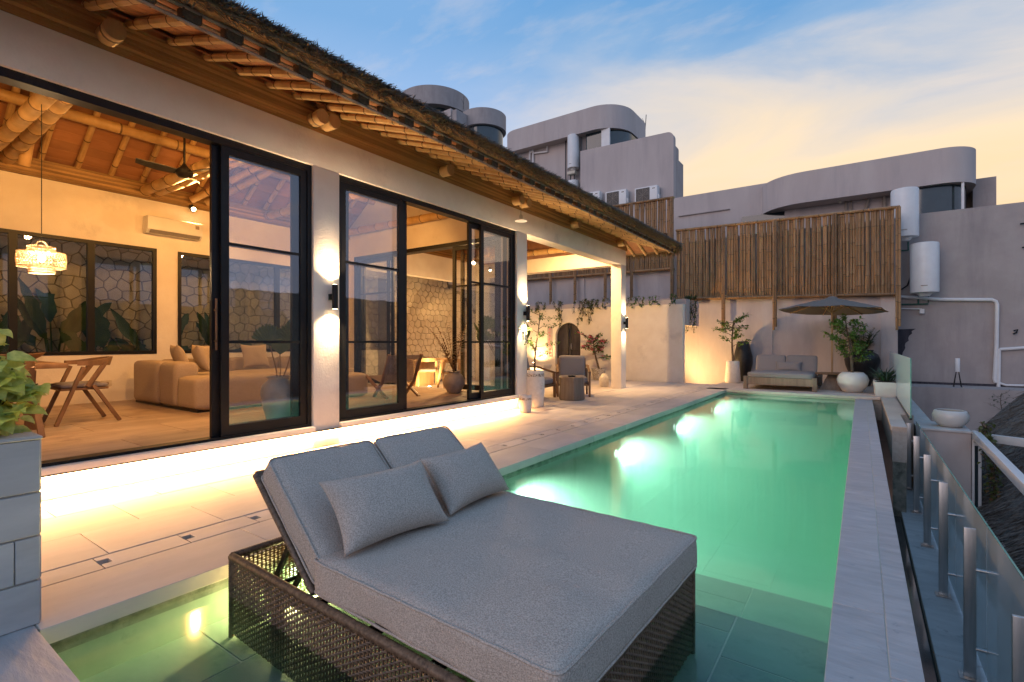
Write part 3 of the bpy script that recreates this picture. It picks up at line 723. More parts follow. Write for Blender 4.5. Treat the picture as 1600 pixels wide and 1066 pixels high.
def spotlight(loc, d, label, e, col=AMB, cone=130, kind='SPOT', bulb=.035):
    t = thing('spotlight', label, 'spotlight', loc, 0, 'small ceiling spotlights')
    d = Vector(d).normalized(); q = d.to_track_quat('Z', 'Y').to_matrix().to_4x4()
    m = MB().lathe([(.02, -.10), (.045, -.10), (.05, .0), (.042, .0)], n=16); m.v = [q @ Vector(v) for v in m.v]; build('housing', m, black_m, t, smooth=True)
    m = MB().lathe([(.03, -.02), (bulb, .008), (bulb * .7, .03), (.002, .038)], n=14); m.v = [q @ Vector(v) for v in m.v]; build('bulb', m, bulb_m, t, smooth=True)
    lamp('SPOT' if kind == 'SPOT' else 'POINT', 'glow', d * .06, e, col, t, .05, d, cone)
    return t
spotlight((-9.72, 4.02, 3.56), (.75, .0, -.45), 'glowing spotlight high on the rear wall above the sofa', 218)
spotlight((-5.6, 1.5, 3.55), (-.55, .2, .55), 'uplight on the tie beam over the dining table', 145)
spotlight((-5.6, 3.6, 3.45), (-.7, .3, .4), 'uplight on the pair of tie beams near the ceiling fan', 145)
spotlight((-5.65, 5.5, 3.40), (-.9, .15, -.5), 'unseen spotlight added inside above the woven lounge chair', 193)  # unseen lamp added to light the room
spotlight((-5.62, .2, 3.40), (-.9, .1, -.6), 'unseen spotlight added inside above the dining table end', 181)  # another unseen lamp, added for the interior light level
spotlight((-5.65, 2.7, 3.40), (-.9, .05, -.6), 'unseen spotlight added inside above the first door', 193)  # unseen too, added to brighten the living room
spotlight(at(740, 411, Y=9.2), (.1, -.75, -.4), 'dazzling spotlight in the portico seen through the right sliding door', 473, (1, .58, .22), 160, bulb=.045)
spotlight((-8.9, 11.6, 3.3), (.5, -.5, -.5), 'spotlight in the back corner of the portico', 516, (1, .60, .24), 150)
spotlight((-5.7, 10.6, 3.42), (-.3, .55, -.7), 'spotlight under the portico header near the pillar', 387, (1, .60, .24), 150)

def ground_light(name, loc, label, e, col, dirv=(0, 0, 1), cone=150):
    t = thing(name, label, 'garden light', loc)
    build('body', MB().lathe([(.05, 0), (.05, .05), (.042, .055)], n=18), dark_m, t, smooth=True)
    build('lens', MB().lathe([(.040, .056), (.03, .064), (.002, .066)], n=16), bulb_m, t, smooth=True)
    lamp('SPOT', 'glow', (0, 0, .08), e, col, t, .05, dirv, cone)
    return t
ground_light('garden_uplight', (-9.3, 14.60, .425), 'bright small light on the white bench at the foot of the arch wall', 110, (1, .62, .26), (.1, .3, 1))
ground_light('recess_light', (-4.75, 15.75, .0), 'hidden ground light in the gap behind the low planter wall', 330, (1, .60, .24), (.75, .45, .55), 165)
ground_light('garden_uplight', (-9.1, 9.3, .0), 'ground light beside the hexagon stone wall under the portico', 260, (1, .62, .26), (-.9, .3, 1), 150)

for k, (yv, lb) in enumerate(((4.02, 'underwater pool light nearest the big daybed'), (6.55, 'second underwater pool light from the big daybed'), (9.2, 'third underwater pool light from the big daybed'), (12.0, 'underwater pool light nearest the far end of the pool'))):
    t = thing('pool_light', lb, 'pool light', (-2.83, yv, -.36), 0, 'lights in the pool wall')
    m = MB().lathe([(.09, 0), (.09, .012), (.07, .018)], n=20); m.v = [(v[2], v[0], v[1]) for v in m.v]; build('rim', m, steel_m, t, smooth=True)
    m = MB().lathe([(.069, .012), (.05, .022), (.002, .026)], n=18); m.v = [(v[2], v[0], v[1]) for v in m.v]; build('lens', m, lens_m, t, smooth=True)
    lamp('SPOT', 'beam', (.04, 0, 0), 320, (.88, 1, .90), t, .06, (1, .0, -.10), 150, .7)
t = thing('pool_light', 'underwater light on the shallow shelf behind the wicker headboard', 'pool light', (-2.82, 1.72, -.2), 0, 'lights in the pool wall')
m = MB().lathe([(.07, 0), (.07, .012), (.055, .018)], n=20); m.v = [(v[2], v[0], v[1]) for v in m.v]; build('rim', m, steel_m, t, smooth=True)
m = MB().lathe([(.054, .012), (.04, .022), (.002, .026)], n=18); m.v = [(v[2], v[0], v[1]) for v in m.v]; build('lens', m, lens_m, t, smooth=True)
lamp('SPOT', 'beam', (.04, 0, .0), 190, (1, .80, .34), t, .05, (.7, -.55, -.08), 168, .5)

# ------------------------------------------------------------------ soft shapes
def cushion(sx, sy, sz, r=.045, n=14, puff=.02, M=None, seed=0, wob=.004):
    # boxy cushion with rounded edges, a little domed and uneven
    from mathutils import noise as nz_
    m = MB(); b = bmesh.new(); bmesh.ops.create_cube(b, size=1)
    bmesh.ops.subdivide_edges(b, edges=b.edges[:], cuts=n, use_grid_fill=True)
    for v in b.verts:
        p = Vector((v.co.x * sx, v.co.y * sy, v.co.z * sz)); h = Vector((sx / 2 - r, sy / 2 - r, sz / 2 - r))
        c = Vector([max(-h[i], min(h[i], p[i])) for i in range(3)]); d = p - c
        if d.length > 1e-6:
            # keep flat faces flat, round only the edges
            d = d.normalized() * min(r, max(abs(d.x), abs(d.y), abs(d.z)) if sum(1 for q in d if abs(q) > 1e-6) == 1 else r)
        q = c + d
        u, vv = 2 * v.co.x, 2 * v.co.y
        q.z += (puff * (1 - u ** 4) * (1 - vv ** 4)) * (1 if v.co.z > 0 else -.3) * abs(2 * v.co.z)
        q += Vector((1, 1, 1)) * nz_.noise(q * 5 + Vector((seed, 0, 0))) * wob
        v.co = M @ q if M is not None else q
    b.verts.index_update(); m.add([v.co[:] for v in b.verts], [[v.index for v in f.verts] for f in b.faces]); b.free()
    return m
def pillow_mesh(w, h, t, seed=0, n=26):
    from mathutils import noise as nz_
    m = MB(); g = lambda u: u
    for s in (1, -1):
        vs = []
        for i in range(n + 1):
            for j in range(n + 1):
                u, v = -1 + 2 * i / n, -1 + 2 * j / n
                px = w / 2 * u * (1 - .09 * (1 - v * v) * u * u) ; py = h / 2 * v * (1 - .11 * (1 - u * u) * v * v)
                z = t / 2 * max(0, (1 - u ** 4) * (1 - v ** 4)) ** .62 * (.75 + .25 * (1 - u * u) * (1 - v * v))
                z += .006 * nz_.noise(Vector((px * 9 + seed, py * 9, s))) * (1 - u ** 4) * (1 - v ** 4)
                vs.append((px, py, s * (z + .004)))
        k = n + 1; fs = [(i * k + j, (i + 1) * k + j, (i + 1) * k + j + 1, i * k + j + 1) for i in range(n) for j in range(n)]
        m.add(vs, fs if s > 0 else [tuple(reversed(f)) for f in fs])
    k = n + 1; N_ = k * k
    rim = [i * k for i in range(k)] + [n * k + j for j in range(1, k)] + [i * k + n for i in range(n - 1, -1, -1)] + [j for j in range(n - 1, 0, -1)]
    for a, b in zip(rim, rim[1:] + rim[:1]): m.f.append((b, a, a + N_, b + N_)); m.m.append(0)
    return m
def pillow(label, cat, w, h, t, loc, rot, fab, group=None, seed=0, name='pillow'):
    me = pillow_mesh(w, h, t, seed).mesh(name, fab, True, ang=80)
    o = bpy.data.objects.new(name, me); COL.objects.link(o); o.location = loc; o.rotation_euler = rot; OFF[o] = Vector()
    return tag(o, label, cat, group)
def basis(x, y, z, o):
    m = Matrix((x, y, z)).transposed().to_4x4(); m.translation = o; return m

# ------------------------------------------------------------------ the big daybed in the shallow water
DA = R(-2.1)
db = thing('wicker_daybed', 'large double daybed of dark wicker with grey mattress standing in the shallow pool water', 'daybed', (-1.645, 1.865, -.298), DA)
LX, LY, BH = .955, .64, .41
def weave(p0, p1, z0, z1, nst, nh, nrm):
    # stakes and strands of a wicker panel, strands passing in and out between stakes
    m = MB(); p0, p1, nrm = Vector(p0), Vector(p1), Vector(nrm); d = p1 - p0
    for i in range(nst + 1):
        c = p0 + d * (i / nst)
        m.bar(c + Vector((0, 0, z0)), c + Vector((0, 0, z1)), .0075, .0045, up=nrm)
    hh = (z1 - z0) / nh
    for j in range(nh):
        z = z0 + hh * (j + .5); ph = j % 2; wdt = hh * .70; vs = []
        for i in range(nst + 1):
            c = p0 + d * (i / nst) + nrm * (.0055 if (i + ph) % 2 else -.0055) + Vector((0, 0, z))
            vs += [c + Vector((0, 0, wdt / 2)), c - Vector((0, 0, wdt / 2)), c + nrm * .003]
        fs = []
        for i in range(nst):
            a, b = 3 * i, 3 * i + 3
            fs += [(a, a + 2, b + 2, b), (a + 2, a + 1, b + 1, b + 2), (a + 1, a, b, b + 1)]
        m.add(vs, fs)
    return m
for p0, p1, nr, n_s in (((-LX, -LY), (LX, -LY), (0, -1), 86), ((-LX, LY), (LX, LY), (0, 1), 86), ((LX, -LY), (LX, LY), (1, 0), 58), ((-LX, -LY), (-LX, LY), (-1, 0), 58)):
    o = build('wicker_panel', weave((*p0, 0), (*p1, 0), .02, BH - .015, n_s, 29, (*nr, 0)), wicker_m, db); o['kind'] = 'stuff'
# wrapped rim: a thick rail made of tight turns of cane
def wrapped(p, q, r, pitch=.011, n=9):
    p, q = Vector(p), Vector(q); k = max(3, int((q - p).length / pitch)); pts, rs = [], []
    for i in range(k):
        for t, f in ((.0, .86), (.5, 1.04)):
            pts.append(p.lerp(q, (i + t) / k)); rs.append(r * f)
    pts.append(q); rs.append(r * .86)
    return MB().tube(pts, rs, n)
for a, b in (((-LX, -LY, BH), (LX, -LY, BH)), ((-LX, LY, BH), (LX, LY, BH)), ((LX, -LY, BH), (LX, LY, BH)), ((-LX, -LY, BH), (-LX, LY, BH))):
    build('rim', wrapped(a, b, .019), wicker_m, db, smooth=True, ang=180)
for sx, sy in ((-1, -1), (1, -1), (1, 1), (-1, 1)):
    build('corner_post', wrapped((sx * LX, sy * LY, 0), (sx * LX, sy * LY, BH), .014), wicker_m, db, smooth=True, ang=180)
for sy in (-1, 1):
    for fx in (-.55, .1, .6): build('leg', MB().box((fx - .018, sy * (LY - .03) - .018, 0), (fx + .018, sy * (LY - .03) + .018, BH - .03)), black_m, db)
fr = MB()
for yv in (-.60, -.02, .02, .60): fr.box((-.93, yv - .015, BH - .06), (.93, yv + .015, BH - .03))
for xv in (-.27, .1, .45, .8): fr.box((xv - .018, -.615, BH - .06), (xv + .018, .615, BH - .028))
build('bed_frame', fr, black_m, db)
BACKS = []
HXp, HZ = -.262, BH + .005                    # hinge of the backrests
AN = R(40); ux = Vector((-math.cos(AN), 0, math.sin(AN))); un = Vector((math.sin(AN), 0, math.cos(AN)))
for s, yc in ((-1, -.308), (1, .308)):
    o_ = Vector((HXp, yc, HZ)); Bm = basis(ux, Vector((0, 1, 0)), -ux.cross(Vector((0, 1, 0))), o_)
    if Bm.to_3x3() @ Vector((0, 0, 1)) @ un < 0: Bm = basis(ux, Vector((0, 1, 0)), ux.cross(Vector((0, 1, 0))), o_)
    bf = build('backrest', MB().box((0, -.298, -.012), (.66, .298, .012), M=Bm), wicker_m, db)
    for e in (-1, 1): build('backrest_rim', wrapped(Bm @ Vector((0, e * .296, 0)), Bm @ Vector((.67, e * .296, 0)), .017), wicker_m, bf, smooth=True, ang=180)
    build('backrest_rim', wrapped(Bm @ Vector((.67, -.296, 0)), Bm @ Vector((.67, .296, 0)), .017), wicker_m, bf, smooth=True, ang=180)
    BACKS.append((build('back_cushion', cushion(.635, .600, .135, .034, 16, .012, Bm @ Matrix.Translation((.325, 0, .088)), seed=3 + s), fabric_m, db, smooth=True, ang=80), Bm @ Matrix.Translation((.325, 0, .088))))
    # ratchet support under the backrest
    rt = MB(); q = Bm @ Vector((.36, 0, -.01))
    for e in (-.2, .2):
        rt.bar((q.x, yc + e, q.z), (-.80, yc + e, .25), .014, .028).bar((-.93, yc + e, .23), (-.30, yc + e, .23), .018, .03)
        rt.bar((-.66, yc + e + .02, .24), (-.55, yc + e + .02, .40), .014, .024)
    rt.bar((-.80, yc - .2, .25), (-.80, yc + .2, .25), .016)
    build('backrest_support', rt, black_m, db)
mattress_ = build('mattress', cushion(1.235, 1.262, .155, .032, 40, .014, Matrix.Translation((.368, .006, BH + .093)), seed=9, wob=.009), fabric_m, db, smooth=True, ang=80)
# piping seams round the mattress and the backs
def piping(sx, sy, z, r, M, par, c=.03):
    pts = []
    for cx_, cy_, a0 in ((sx / 2 - c, sy / 2 - c, 0), (-sx / 2 + c, sy / 2 - c, 90), (-sx / 2 + c, -sy / 2 + c, 180), (sx / 2 - c, -sy / 2 + c, 270)):
        for i in range(5): a = R(a0 + 22.5 * i); pts.append((cx_ + c * math.cos(a), cy_ + c * math.sin(a)))
    full = []
    for p, q in zip(pts, pts[1:] + pts[:1]):
        k = max(1, int((Vector(p) - Vector(q)).length / .06))
        for i in range(k): f = i / k; full.append((p[0] + (q[0] - p[0]) * f, p[1] + (q[1] - p[1]) * f))
    full.append(full[0])
    return build('piping', MB().tube([M @ Vector((x, y, z + .0015 * math.sin(37 * x + 23 * y))) for x, y in full], r, 6, False), fabric_m, par, smooth=True)
for z in (.066, -.066): piping(1.228, 1.255, z, .0055, Matrix.Translation((.368, .006, BH + .093)), mattress_)
for o_, M_ in BACKS: piping(.628, .593, .056, .005, M_, o_); piping(.628, .593, -.056, .005, M_, o_)
# pillows: from the two bottom corners and the lean against the backrest
def lean_pillow(label, x, y, rz, lean, seed, w=.50, h=.33, t=.17):
    e1 = Vector((math.sin(rz), math.cos(rz), 0)) ; e1 = Vector((e1.x, e1.y, 0))
    back = Vector((-e1.y, e1.x, 0)); upv = (back * math.cos(lean) + Vector((0, 0, 1)) * math.sin(lean)).normalized(); nrm = e1.cross(upv)
    if nrm.z < 0: nrm = -nrm
    Mx = Matrix.Rotation(DA, 4, 'Z'); base = Vector((-1.645, 1.865, -.298)) + Mx @ Vector((x, y, BH + .172))
    rot3 = Matrix((Mx.to_3x3() @ e1, Mx.to_3x3() @ upv, Mx.to_3x3() @ nrm)).transposed()
    c = base + (Mx.to_3x3() @ upv) * (h / 2) + (Mx.to_3x3() @ nrm) * .03
    return pillow(label, 'pillow', w, h, t, c, rot3.to_euler(), fabric_m, 'pillows on the big daybed', seed)
lean_pillow('grey pillow on the big daybed, nearer the camera and the wicker side', -.10, -.275, R(5), R(50), 1, .57, .35)
lean_pillow('grey pillow on the big daybed, on its far half by the open water', -.14, .335, R(-4), R(51), 5, .55, .34)

# ------------------------------------------------------------------ inside: dining end
def pendant():
    c = at(65, 405, X=-6.9); t = thing('pendant_lamp', 'tiered woven rattan pendant lamp glowing over the dining table', 'pendant lamp', c)
    def tier(r, z0, z1, n=44, k=9):
        m = MB()
        for s in (1, -1):
            for i in range(n):
                a = 2 * PI * i / n; pts = []
                for j in range(5):
                    f = j / 4; aa = a + s * f * .55; bul = 1 + .05 * math.sin(PI * f)
                    pts.append((r * bul * math.cos(aa), r * bul * math.sin(aa), z0 + (z1 - z0) * f))
                m.tube(pts, .0022, 3, False)
        for z in (z0, z1, (z0 + z1) / 2): m.tube([(r * 1.02 * math.cos(2 * PI * i / 24), r * 1.02 * math.sin(2 * PI * i / 24), z) for i in range(25)], .004, 4, False)
        return m
    for r, a, b in ((.185, -.085, .065), (.105, .065, .125), (.100, -.145, -.085)):
        o = build('woven_shade', tier(r, a, b), rattan_m, t, smooth=True); o['kind'] = 'stuff'
    for z, r0, r1 in ((.065, .105, .185), (-.085, .10, .185)):
        m = MB()
        for i in range(48):
            a = 2 * PI * i / 48; m.bar((r0 * math.cos(a), r0 * math.sin(a), z), (r1 * math.cos(a), r1 * math.sin(a), z), .004, .002)
        o = build('woven_shade', m, rattan_m, t); o['kind'] = 'stuff'
    m = MB().tube([(0, .045 * math.cos(PI * i / 10), .125 + .06 * math.sin(PI * i / 10)) for i in range(11)], .004, 5); build('loop_handle', m, rattan_m, t, smooth=True)
    build('cord', MB().tube([(0, 0, .18), (0, 0, 2.6)], .004, 5), cable_m, t)
    build('bulb', MB().lathe([(.005, .045), (.022, .03), (.03, 0), (.02, -.025), (.002, -.032)], n=14), bulb_m, t, smooth=True)
    lamp('POINT', 'glow', (0, 0, 0), 150, (1, .66, .34), t, .035)
pendant()
TZ = .965
tb_ = thing('dining_table', 'dark wooden dining table inside the left door', 'table', (-7.9, .55, ZF))
build('tabletop', MB().box((-.68, -1.15, .66), (.68, 1.17, .715)), teak_m, tb_, bev=.008)
for sx in (-1, 1):
    for sy in (-1, 1): build('leg', MB().bar((sx * .42, sy * .72, .66), (sx * .55, sy * .95, 0), .085, .085), teak_m, tb_)
wb = MB()
prof = [(.02, .0), (.12, .015), (.20, .06), (.235, .10), (.222, .10), (.18, .06), (.10, .03), (.005, .025)]
wb.lathe(prof, n=24, cap=False); wb.v = [(v[0] * .62, v[1] * 1.2, v[2] * 1.0 + .18 * max(0, abs(v[1]) - .12)) for v in wb.v]
tag(build('wooden_bowl', MB().add([(v[0] - 7.45, v[1] + 1.30, v[2] + ZF + .716) for v in wb.v], wb.f), teak_m, smooth=True), 'long carved wooden bowl on the dining table', 'bowl')

def dining_chair(name, label, loc, rz, wood, pad, group):
    # slanted A-shaped legs on each side, a broad curved back band and a padded seat; faces +x
    t = thing(name, label, 'chair', loc, rz, group)
    for s in (-1, 1):
        y = s * .25
        build('leg', MB().bar((.02, y * .98, .66), (.27, y * 1.08, 0), .036, .05, up=(0, 1, 0)), wood, t, bev=.005)
        build('leg', MB().bar((-.16, y * .92, .67), (.05 - .06, y, .43), .034, .045, up=(0, 1, 0)).bar((-.01 - .06, y, .44), (-.32, y * 1.05, 0), .036, .05, up=(0, 1, 0)), wood, t, bev=.004)
        build('leg', MB().bar((-.20, y * .85, .70), (-.02, y * .95, .41), .03, .04, up=(0, 1, 0)), wood, t)
    m = MB(); n = 16; vs = []
    for i in range(n + 1):
        a = -PI * .62 + PI * 1.24 * i / n; cx_, cy_ = -.02 - .27 * math.cos(a), .27 * math.sin(a)
        hh = .05 + .055 * max(0, math.cos(a)); lean = -.03 * max(0, math.cos(a))
        for r_, z in ((0, -1), (0, 1), (-.03, 1), (-.03, -1)):
            k = (.27 + r_) / .27; vs.append((-.02 + (cx_ + .02) * k + lean * (z > 0), cy_ * k, .70 + z * hh / 2 + .02 * max(0, math.cos(a))))
    fs = []
    for i in range(n):
        for j in range(4): a0, b0 = 4 * i + j, 4 * i + (j + 1) % 4; fs.append((a0, b0, b0 + 4, a0 + 4))
    m.add(vs, fs + [(3, 2, 1, 0), tuple(4 * n + j for j in range(4))]); build('backrest', m, wood, t, smooth=True)
    build('seat', MB().box((-.22, -.235, .39), (.22, .235, .415)), wood, t, bev=.006)
    build('seat_pad', cushion(.44, .46, .05, .022, 8, .008, Matrix.Translation((0, 0, .441))), pad, t, smooth=True, ang=80)
    return t
c1 = dining_chair('dining_chair', 'wooden dining chair with slanted legs at the table end nearest the sofa', (-7.66, 1.92, ZF), R(-90), teak_m, fabric2_m, 'chairs at the dining table')
dup(c1, (-6.98, 1.12, ZF), R(180), 'wooden dining chair partly behind the leafy planter, back towards the pool')
dup(c1, (-6.98, .25, ZF), R(180), 'wooden dining chair at the far left edge behind the leafy planter')

# ------------------------------------------------------------------ inside: sofa corner
sofa = thing('sofa', 'sand coloured modular corner sofa in the living room', 'sofa', (-8.4, 4.4, ZF))
def block(nm, x0, x1, y0, y1, z0, z1, r=.07, sd=0):
    return build(nm, cushion(x1 - x0, y1 - y0, z1 - z0, r, 10, .008, Matrix.Translation(((x0 + x1) / 2 + 8.4, (y0 + y1) / 2 - 4.4, (z0 + z1) / 2)), seed=sd), sofa_m, sofa, smooth=True, ang=80)
block('armrest', -9.45, -8.475, 3.02, 3.34, .03, .655); block('armrest', -8.465, -7.86, 3.02, 3.34, .03, .655, .08, 2)
block('chaise', -8.45, -7.22, 3.02, 4.28, .03, .475, .06, 3) if False else None
block('seat', -7.85, -7.22, 3.02, 4.30, .03, .47, .07, 3); block('seat', -9.15, -7.87, 3.36, 4.30, .03, .45, .06, 4)
block('seat', -9.15, -8.25, 4.32, 5.30, .03, .45, .06, 5); block('seat', -9.15, -8.25, 5.32, 6.35, .03, .45, .06, 6)
block('backrest', -9.47, -9.17, 3.36, 4.30, .03, .66, .08, 7); block('backrest', -9.47, -9.17, 4.32, 5.30, .03, .66, .08, 8); block('backrest', -9.47, -9.17, 5.32, 6.35, .03, .66, .08, 9)
build('plinth', MB().box((-9.42 + 8.4, 3.06 - 4.4, .002), (-7.28 + 8.4, 4.26 - 4.4, .032)).box((-9.42 + 8.4, 4.262 - 4.4, .002), (-8.3 + 8.4, 6.3 - 4.4, .032)), black_m, sofa)
for (x, y, z, rz, ln, lb) in ((-8.95, 3.50, .70, 80, 68, 'sand cushion at the inner corner of the sofa arm'), (-8.2, 3.50, .70, 75, 66, 'sand cushion leaning on the front sofa arm'),
        (-9.0, 3.95, .70, 8, 68, 'sand cushion on the sofa back nearest the corner'), (-9.02, 4.75, .70, -4, 70, 'sand cushion in the middle of the sofa back'), (-9.0, 5.75, .72, 6, 68, 'sand cushion at the far end of the sofa, seen through the glass')):
    e1 = Vector((-math.sin(R(rz)), math.cos(R(rz)), 0)); back = Vector((-e1.y, e1.x, 0)); up_ = back * math.cos(R(ln)) + Vector((0, 0, 1)) * math.sin(R(ln))
    rot3 = Matrix((e1, up_, e1.cross(up_))).transposed()
    pillow(lb, 'cushion', .46, .44, .16, Vector((x, y, z + ZF)), rot3.to_euler(), sofa_m, 'cushions on the sofa', x * y, 'sofa_cushion')
ac = thing('air_conditioner', 'white split air conditioner high on the rear wall', 'air conditioner', (RX, 3.72, 3.02))
build('body', MB().prism([(.0, 0), (.14, .0), (.205, .06), (.21, .27), (.19, .285), (0, .285)], 'y', -.42, .42), plastic_m, ac, bev=.012)
build('louvre', MB().add([(.15, -.38, .004), (.15, .38, .004), (.207, .38, .055), (.207, -.38, .055), (.156, -.38, -.002), (.156, .38, -.002), (.213, .38, .049), (.213, -.38, .049)], [(0, 1, 2, 3), (7, 6, 5, 4), (0, 4, 5, 1), (1, 5, 6, 2), (2, 6, 7, 3), (3, 7, 4, 0)]), fabric2_m, ac)
build('badge', MB().box((.211, .30, .17), (.214, .36, .23)), greyclay_m, ac)
fan = thing('ceiling_fan', 'dark ceiling fan hanging from the roof inside', 'ceiling fan', (-7.45, 2.97, 3.47))
build('rod', MB().tube([(0, 0, .05), (0, 0, 1.9)], .014, 8), black_m, fan, smooth=True)
build('motor', MB().lathe([(.01, -.07), (.07, -.06), (.105, -.02), (.10, .03), (.05, .07), (.02, .12)], n=20), black_m, fan, smooth=True)
for k in range(3):
    a = R(20 + 120 * k); m = MB(); n = 7; vs = []
    for i in range(n + 1):
        f = i / n; r_ = .09 + .44 * f; wd = .05 + .09 * math.sin(PI * min(1, f * .9 + .1)); 
        for s in (-1, 1):
            for dz in (0, .01): vs.append((r_ * math.cos(a) - s * wd / 2 * math.sin(a), r_ * math.sin(a) + s * wd / 2 * math.cos(a), .02 * s + .03 * f * f + dz))
    fs = []
    for i in range(n):
        b_ = 4 * i; fs += [(b_, b_ + 2, b_ + 6, b_ + 4), (b_ + 5, b_ + 7, b_ + 3, b_ + 1), (b_, b_ + 4, b_ + 5, b_ + 1), (b_ + 2, b_ + 3, b_ + 7, b_ + 6)]
    m.add(vs, fs + [(0, 1, 3, 2), (4 * n, 4 * n + 2, 4 * n + 3, 4 * n + 1)]); build('blade', m, dark_m, fan, smooth=True)
sk_ = thing('wall_socket', 'small wall socket plate beside the wooden chair', 'wall socket', at(166, 599, X=RX)); build('plate', MB().box((0, -.07, -.045), (.012, .07, .045)), clay_m, sk_, bev=.004); build('hole', MB().box((.0121, -.03, -.02), (.0135, .03, .02)), greyclay_m, sk_)

def fan_leaf(m, c, d, r, n=15, spread=150, fold=.10, mi=0, side=None):
    # pleated fan palm leaf
    c, d = Vector(c), Vector(d).normalized(); a = Vector(side) if side else d.cross(Vector((0, 0, 1))); a = (a - d * a.dot(d)).normalized(); nr = a.cross(d)
    vs = [c]; fs = []
    for i in range(2 * n + 1):
        t = R(-spread / 2 + spread * i / (2 * n)); rr_ = r * ((1.0 if i % 2 else .90) - .12 * abs(i / n - 1))
        vs.append(c + (d * math.cos(t) + a * math.sin(t)) * rr_ + nr * (fold * r * (.5 if i % 2 else -.5) * .5 + -.15 * r * abs(math.sin(t))))
    for i in range(2 * n): fs.append((0, i + 1, i + 2))
    m.add(vs, fs, mi)
v1 = thing('floor_vase', 'tall beige clay vase with dried fan leaves behind the left glass door', 'vase', (-5.43, 3.13, ZF))
build('jar', MB().lathe([(.10, 0), (.115, .02), (.165, .22), (.192, .38), (.175, .46), (.12, .515), (.11, .53), (.135, .56), (.125, .565), (.10, .53), (.09, .4)], n=36), clay_m, v1, smooth=True, ang=60)
for (dx, dy, h, r_, sd) in ((.0, -.10, .78, .26, (0, 1, 0)), (.06, .14, .80, .27, (.2, 1, 0)), (-.06, .05, .62, .2, (1, .4, 0))):
    b_ = Vector((0, 0, .42)); e_ = Vector((dx, dy, .42 + h * .62))
    st = build('stem', MB().tube([b_, b_.lerp(e_, .5) + Vector((.01, .01, 0)), e_], .006, 6), dry_m, v1, smooth=True)
    m = MB(); fan_leaf(m, e_, (dx * .5, dy * .8, 1), r_, 12, 120, .10, side=sd); build('fan_leaf', m, palm_m, st)

# lounge chair seen between the frames of the second door
lc = thing('lounge_chair', 'low woven lounge chair with crossed dark wooden legs behind the second door', 'lounge chair', (-6.75, 6.0, ZF), R(180 - 12))
# faces +x local: slung seat between two X-shaped sides
for s in (-1, 1):
    y = s * .31
    build('leg', MB().bar((.42, y, .36), (-.34, y, .0), .035, .05, up=(0, 1, 0)), teak_m, lc, bev=.005)
    build('leg', MB().bar((-.42, y, .74), (-.16, y, .24), .035, .05, up=(0, 1, 0)).bar((-.18, y, .27), (.12, y, .0), .035, .05, up=(0, 1, 0)), teak_m, lc, bev=.005)
wv_ = MB()
for i in range(26):
    f = i / 25; y = -.28 + .56 * f; wv_.bar((-.40, y, .72), (-.17, y, .27), .014, .008, up=(0, 1, 0)); wv_.bar((-.16, y, .25), (.40, y, .345), .014, .008, up=(0, 1, 0))
for i in range(16):
    f = i / 15; a = Vector((-.40, 0, .72)).lerp(Vector((-.17, 0, .27)), f); wv_.bar((a.x, -.3, a.z + .004), (a.x, .3, a.z + .004), .016, .008)
o = build('woven_sling', wv_, greywood_m, lc); o['kind'] = 'stuff'
ot = thing('ottoman', 'low grey upholstered ottoman behind the left pane of the second door', 'ottoman', (-7.55, 5.35, ZF)); build('body', cushion(.75, .95, .40, .07, 8, .01, Matrix.Translation((0, 0, .2))), sofa_m, ot, smooth=True, ang=80)
v2 = thing('stone_vase', 'rounded white vase on the ottoman behind glass', 'vase', (-7.6, 5.2, ZF + .405)); build('jar', MB().lathe([(.06, 0), (.10, .06), (.115, .16), (.09, .27), (.05, .32), (.06, .36)], n=24), clay_m, v2, smooth=True)
jr = thing('clay_jar', 'round grey clay jar holding dried palm fronds by the inner doorway', 'vase', (-6.20, 6.98, ZF))
build('jar', MB().lathe([(.09, 0), (.12, .02), (.19, .14), (.205, .22), (.16, .33), (.10, .375), (.115, .40), (.09, .39)], n=30), greyclay_m, jr, smooth=True, ang=60)
def frond(m, p, d, ln, n=22, w=.018, lw=.20, droop=.5, mi=0):
    p, d = Vector(p), Vector(d).normalized(); pts = []
    for i in range(n + 1):
        f = i / n; pts.append(p + d * ln * f + Vector((0, 0, -1)) * droop * ln * f * f)
    for i in range(2, n):
        f = i / n; tv = (pts[i + 1] - pts[i]).normalized(); sd = tv.cross(Vector((0, 0, 1))); sd = sd.normalized() if sd.length > .01 else Vector((1, 0, 0))
        for s in (-1, 1): m.leaf(pts[i], sd * s + tv * .8 + Vector((0, 0, random.uniform(-.35, .1))), w, lw * math.sin(PI * (.15 + .8 * f)) * random.uniform(.8, 1.1), droop=.3, mi=mi)
    m.tube(pts, [.006 * (1 - .8 * i / n) + .001 for i in range(n + 1)], 4, False, mi)
m = MB()
for k in range(7): frond(m, (0, 0, .38), (random.uniform(-.3, .3), random.uniform(-.4, .25), 1), random.uniform(1.0, 1.45), 18, .022, .22, .25)
build('dried_fronds', m, dry_m, jr)
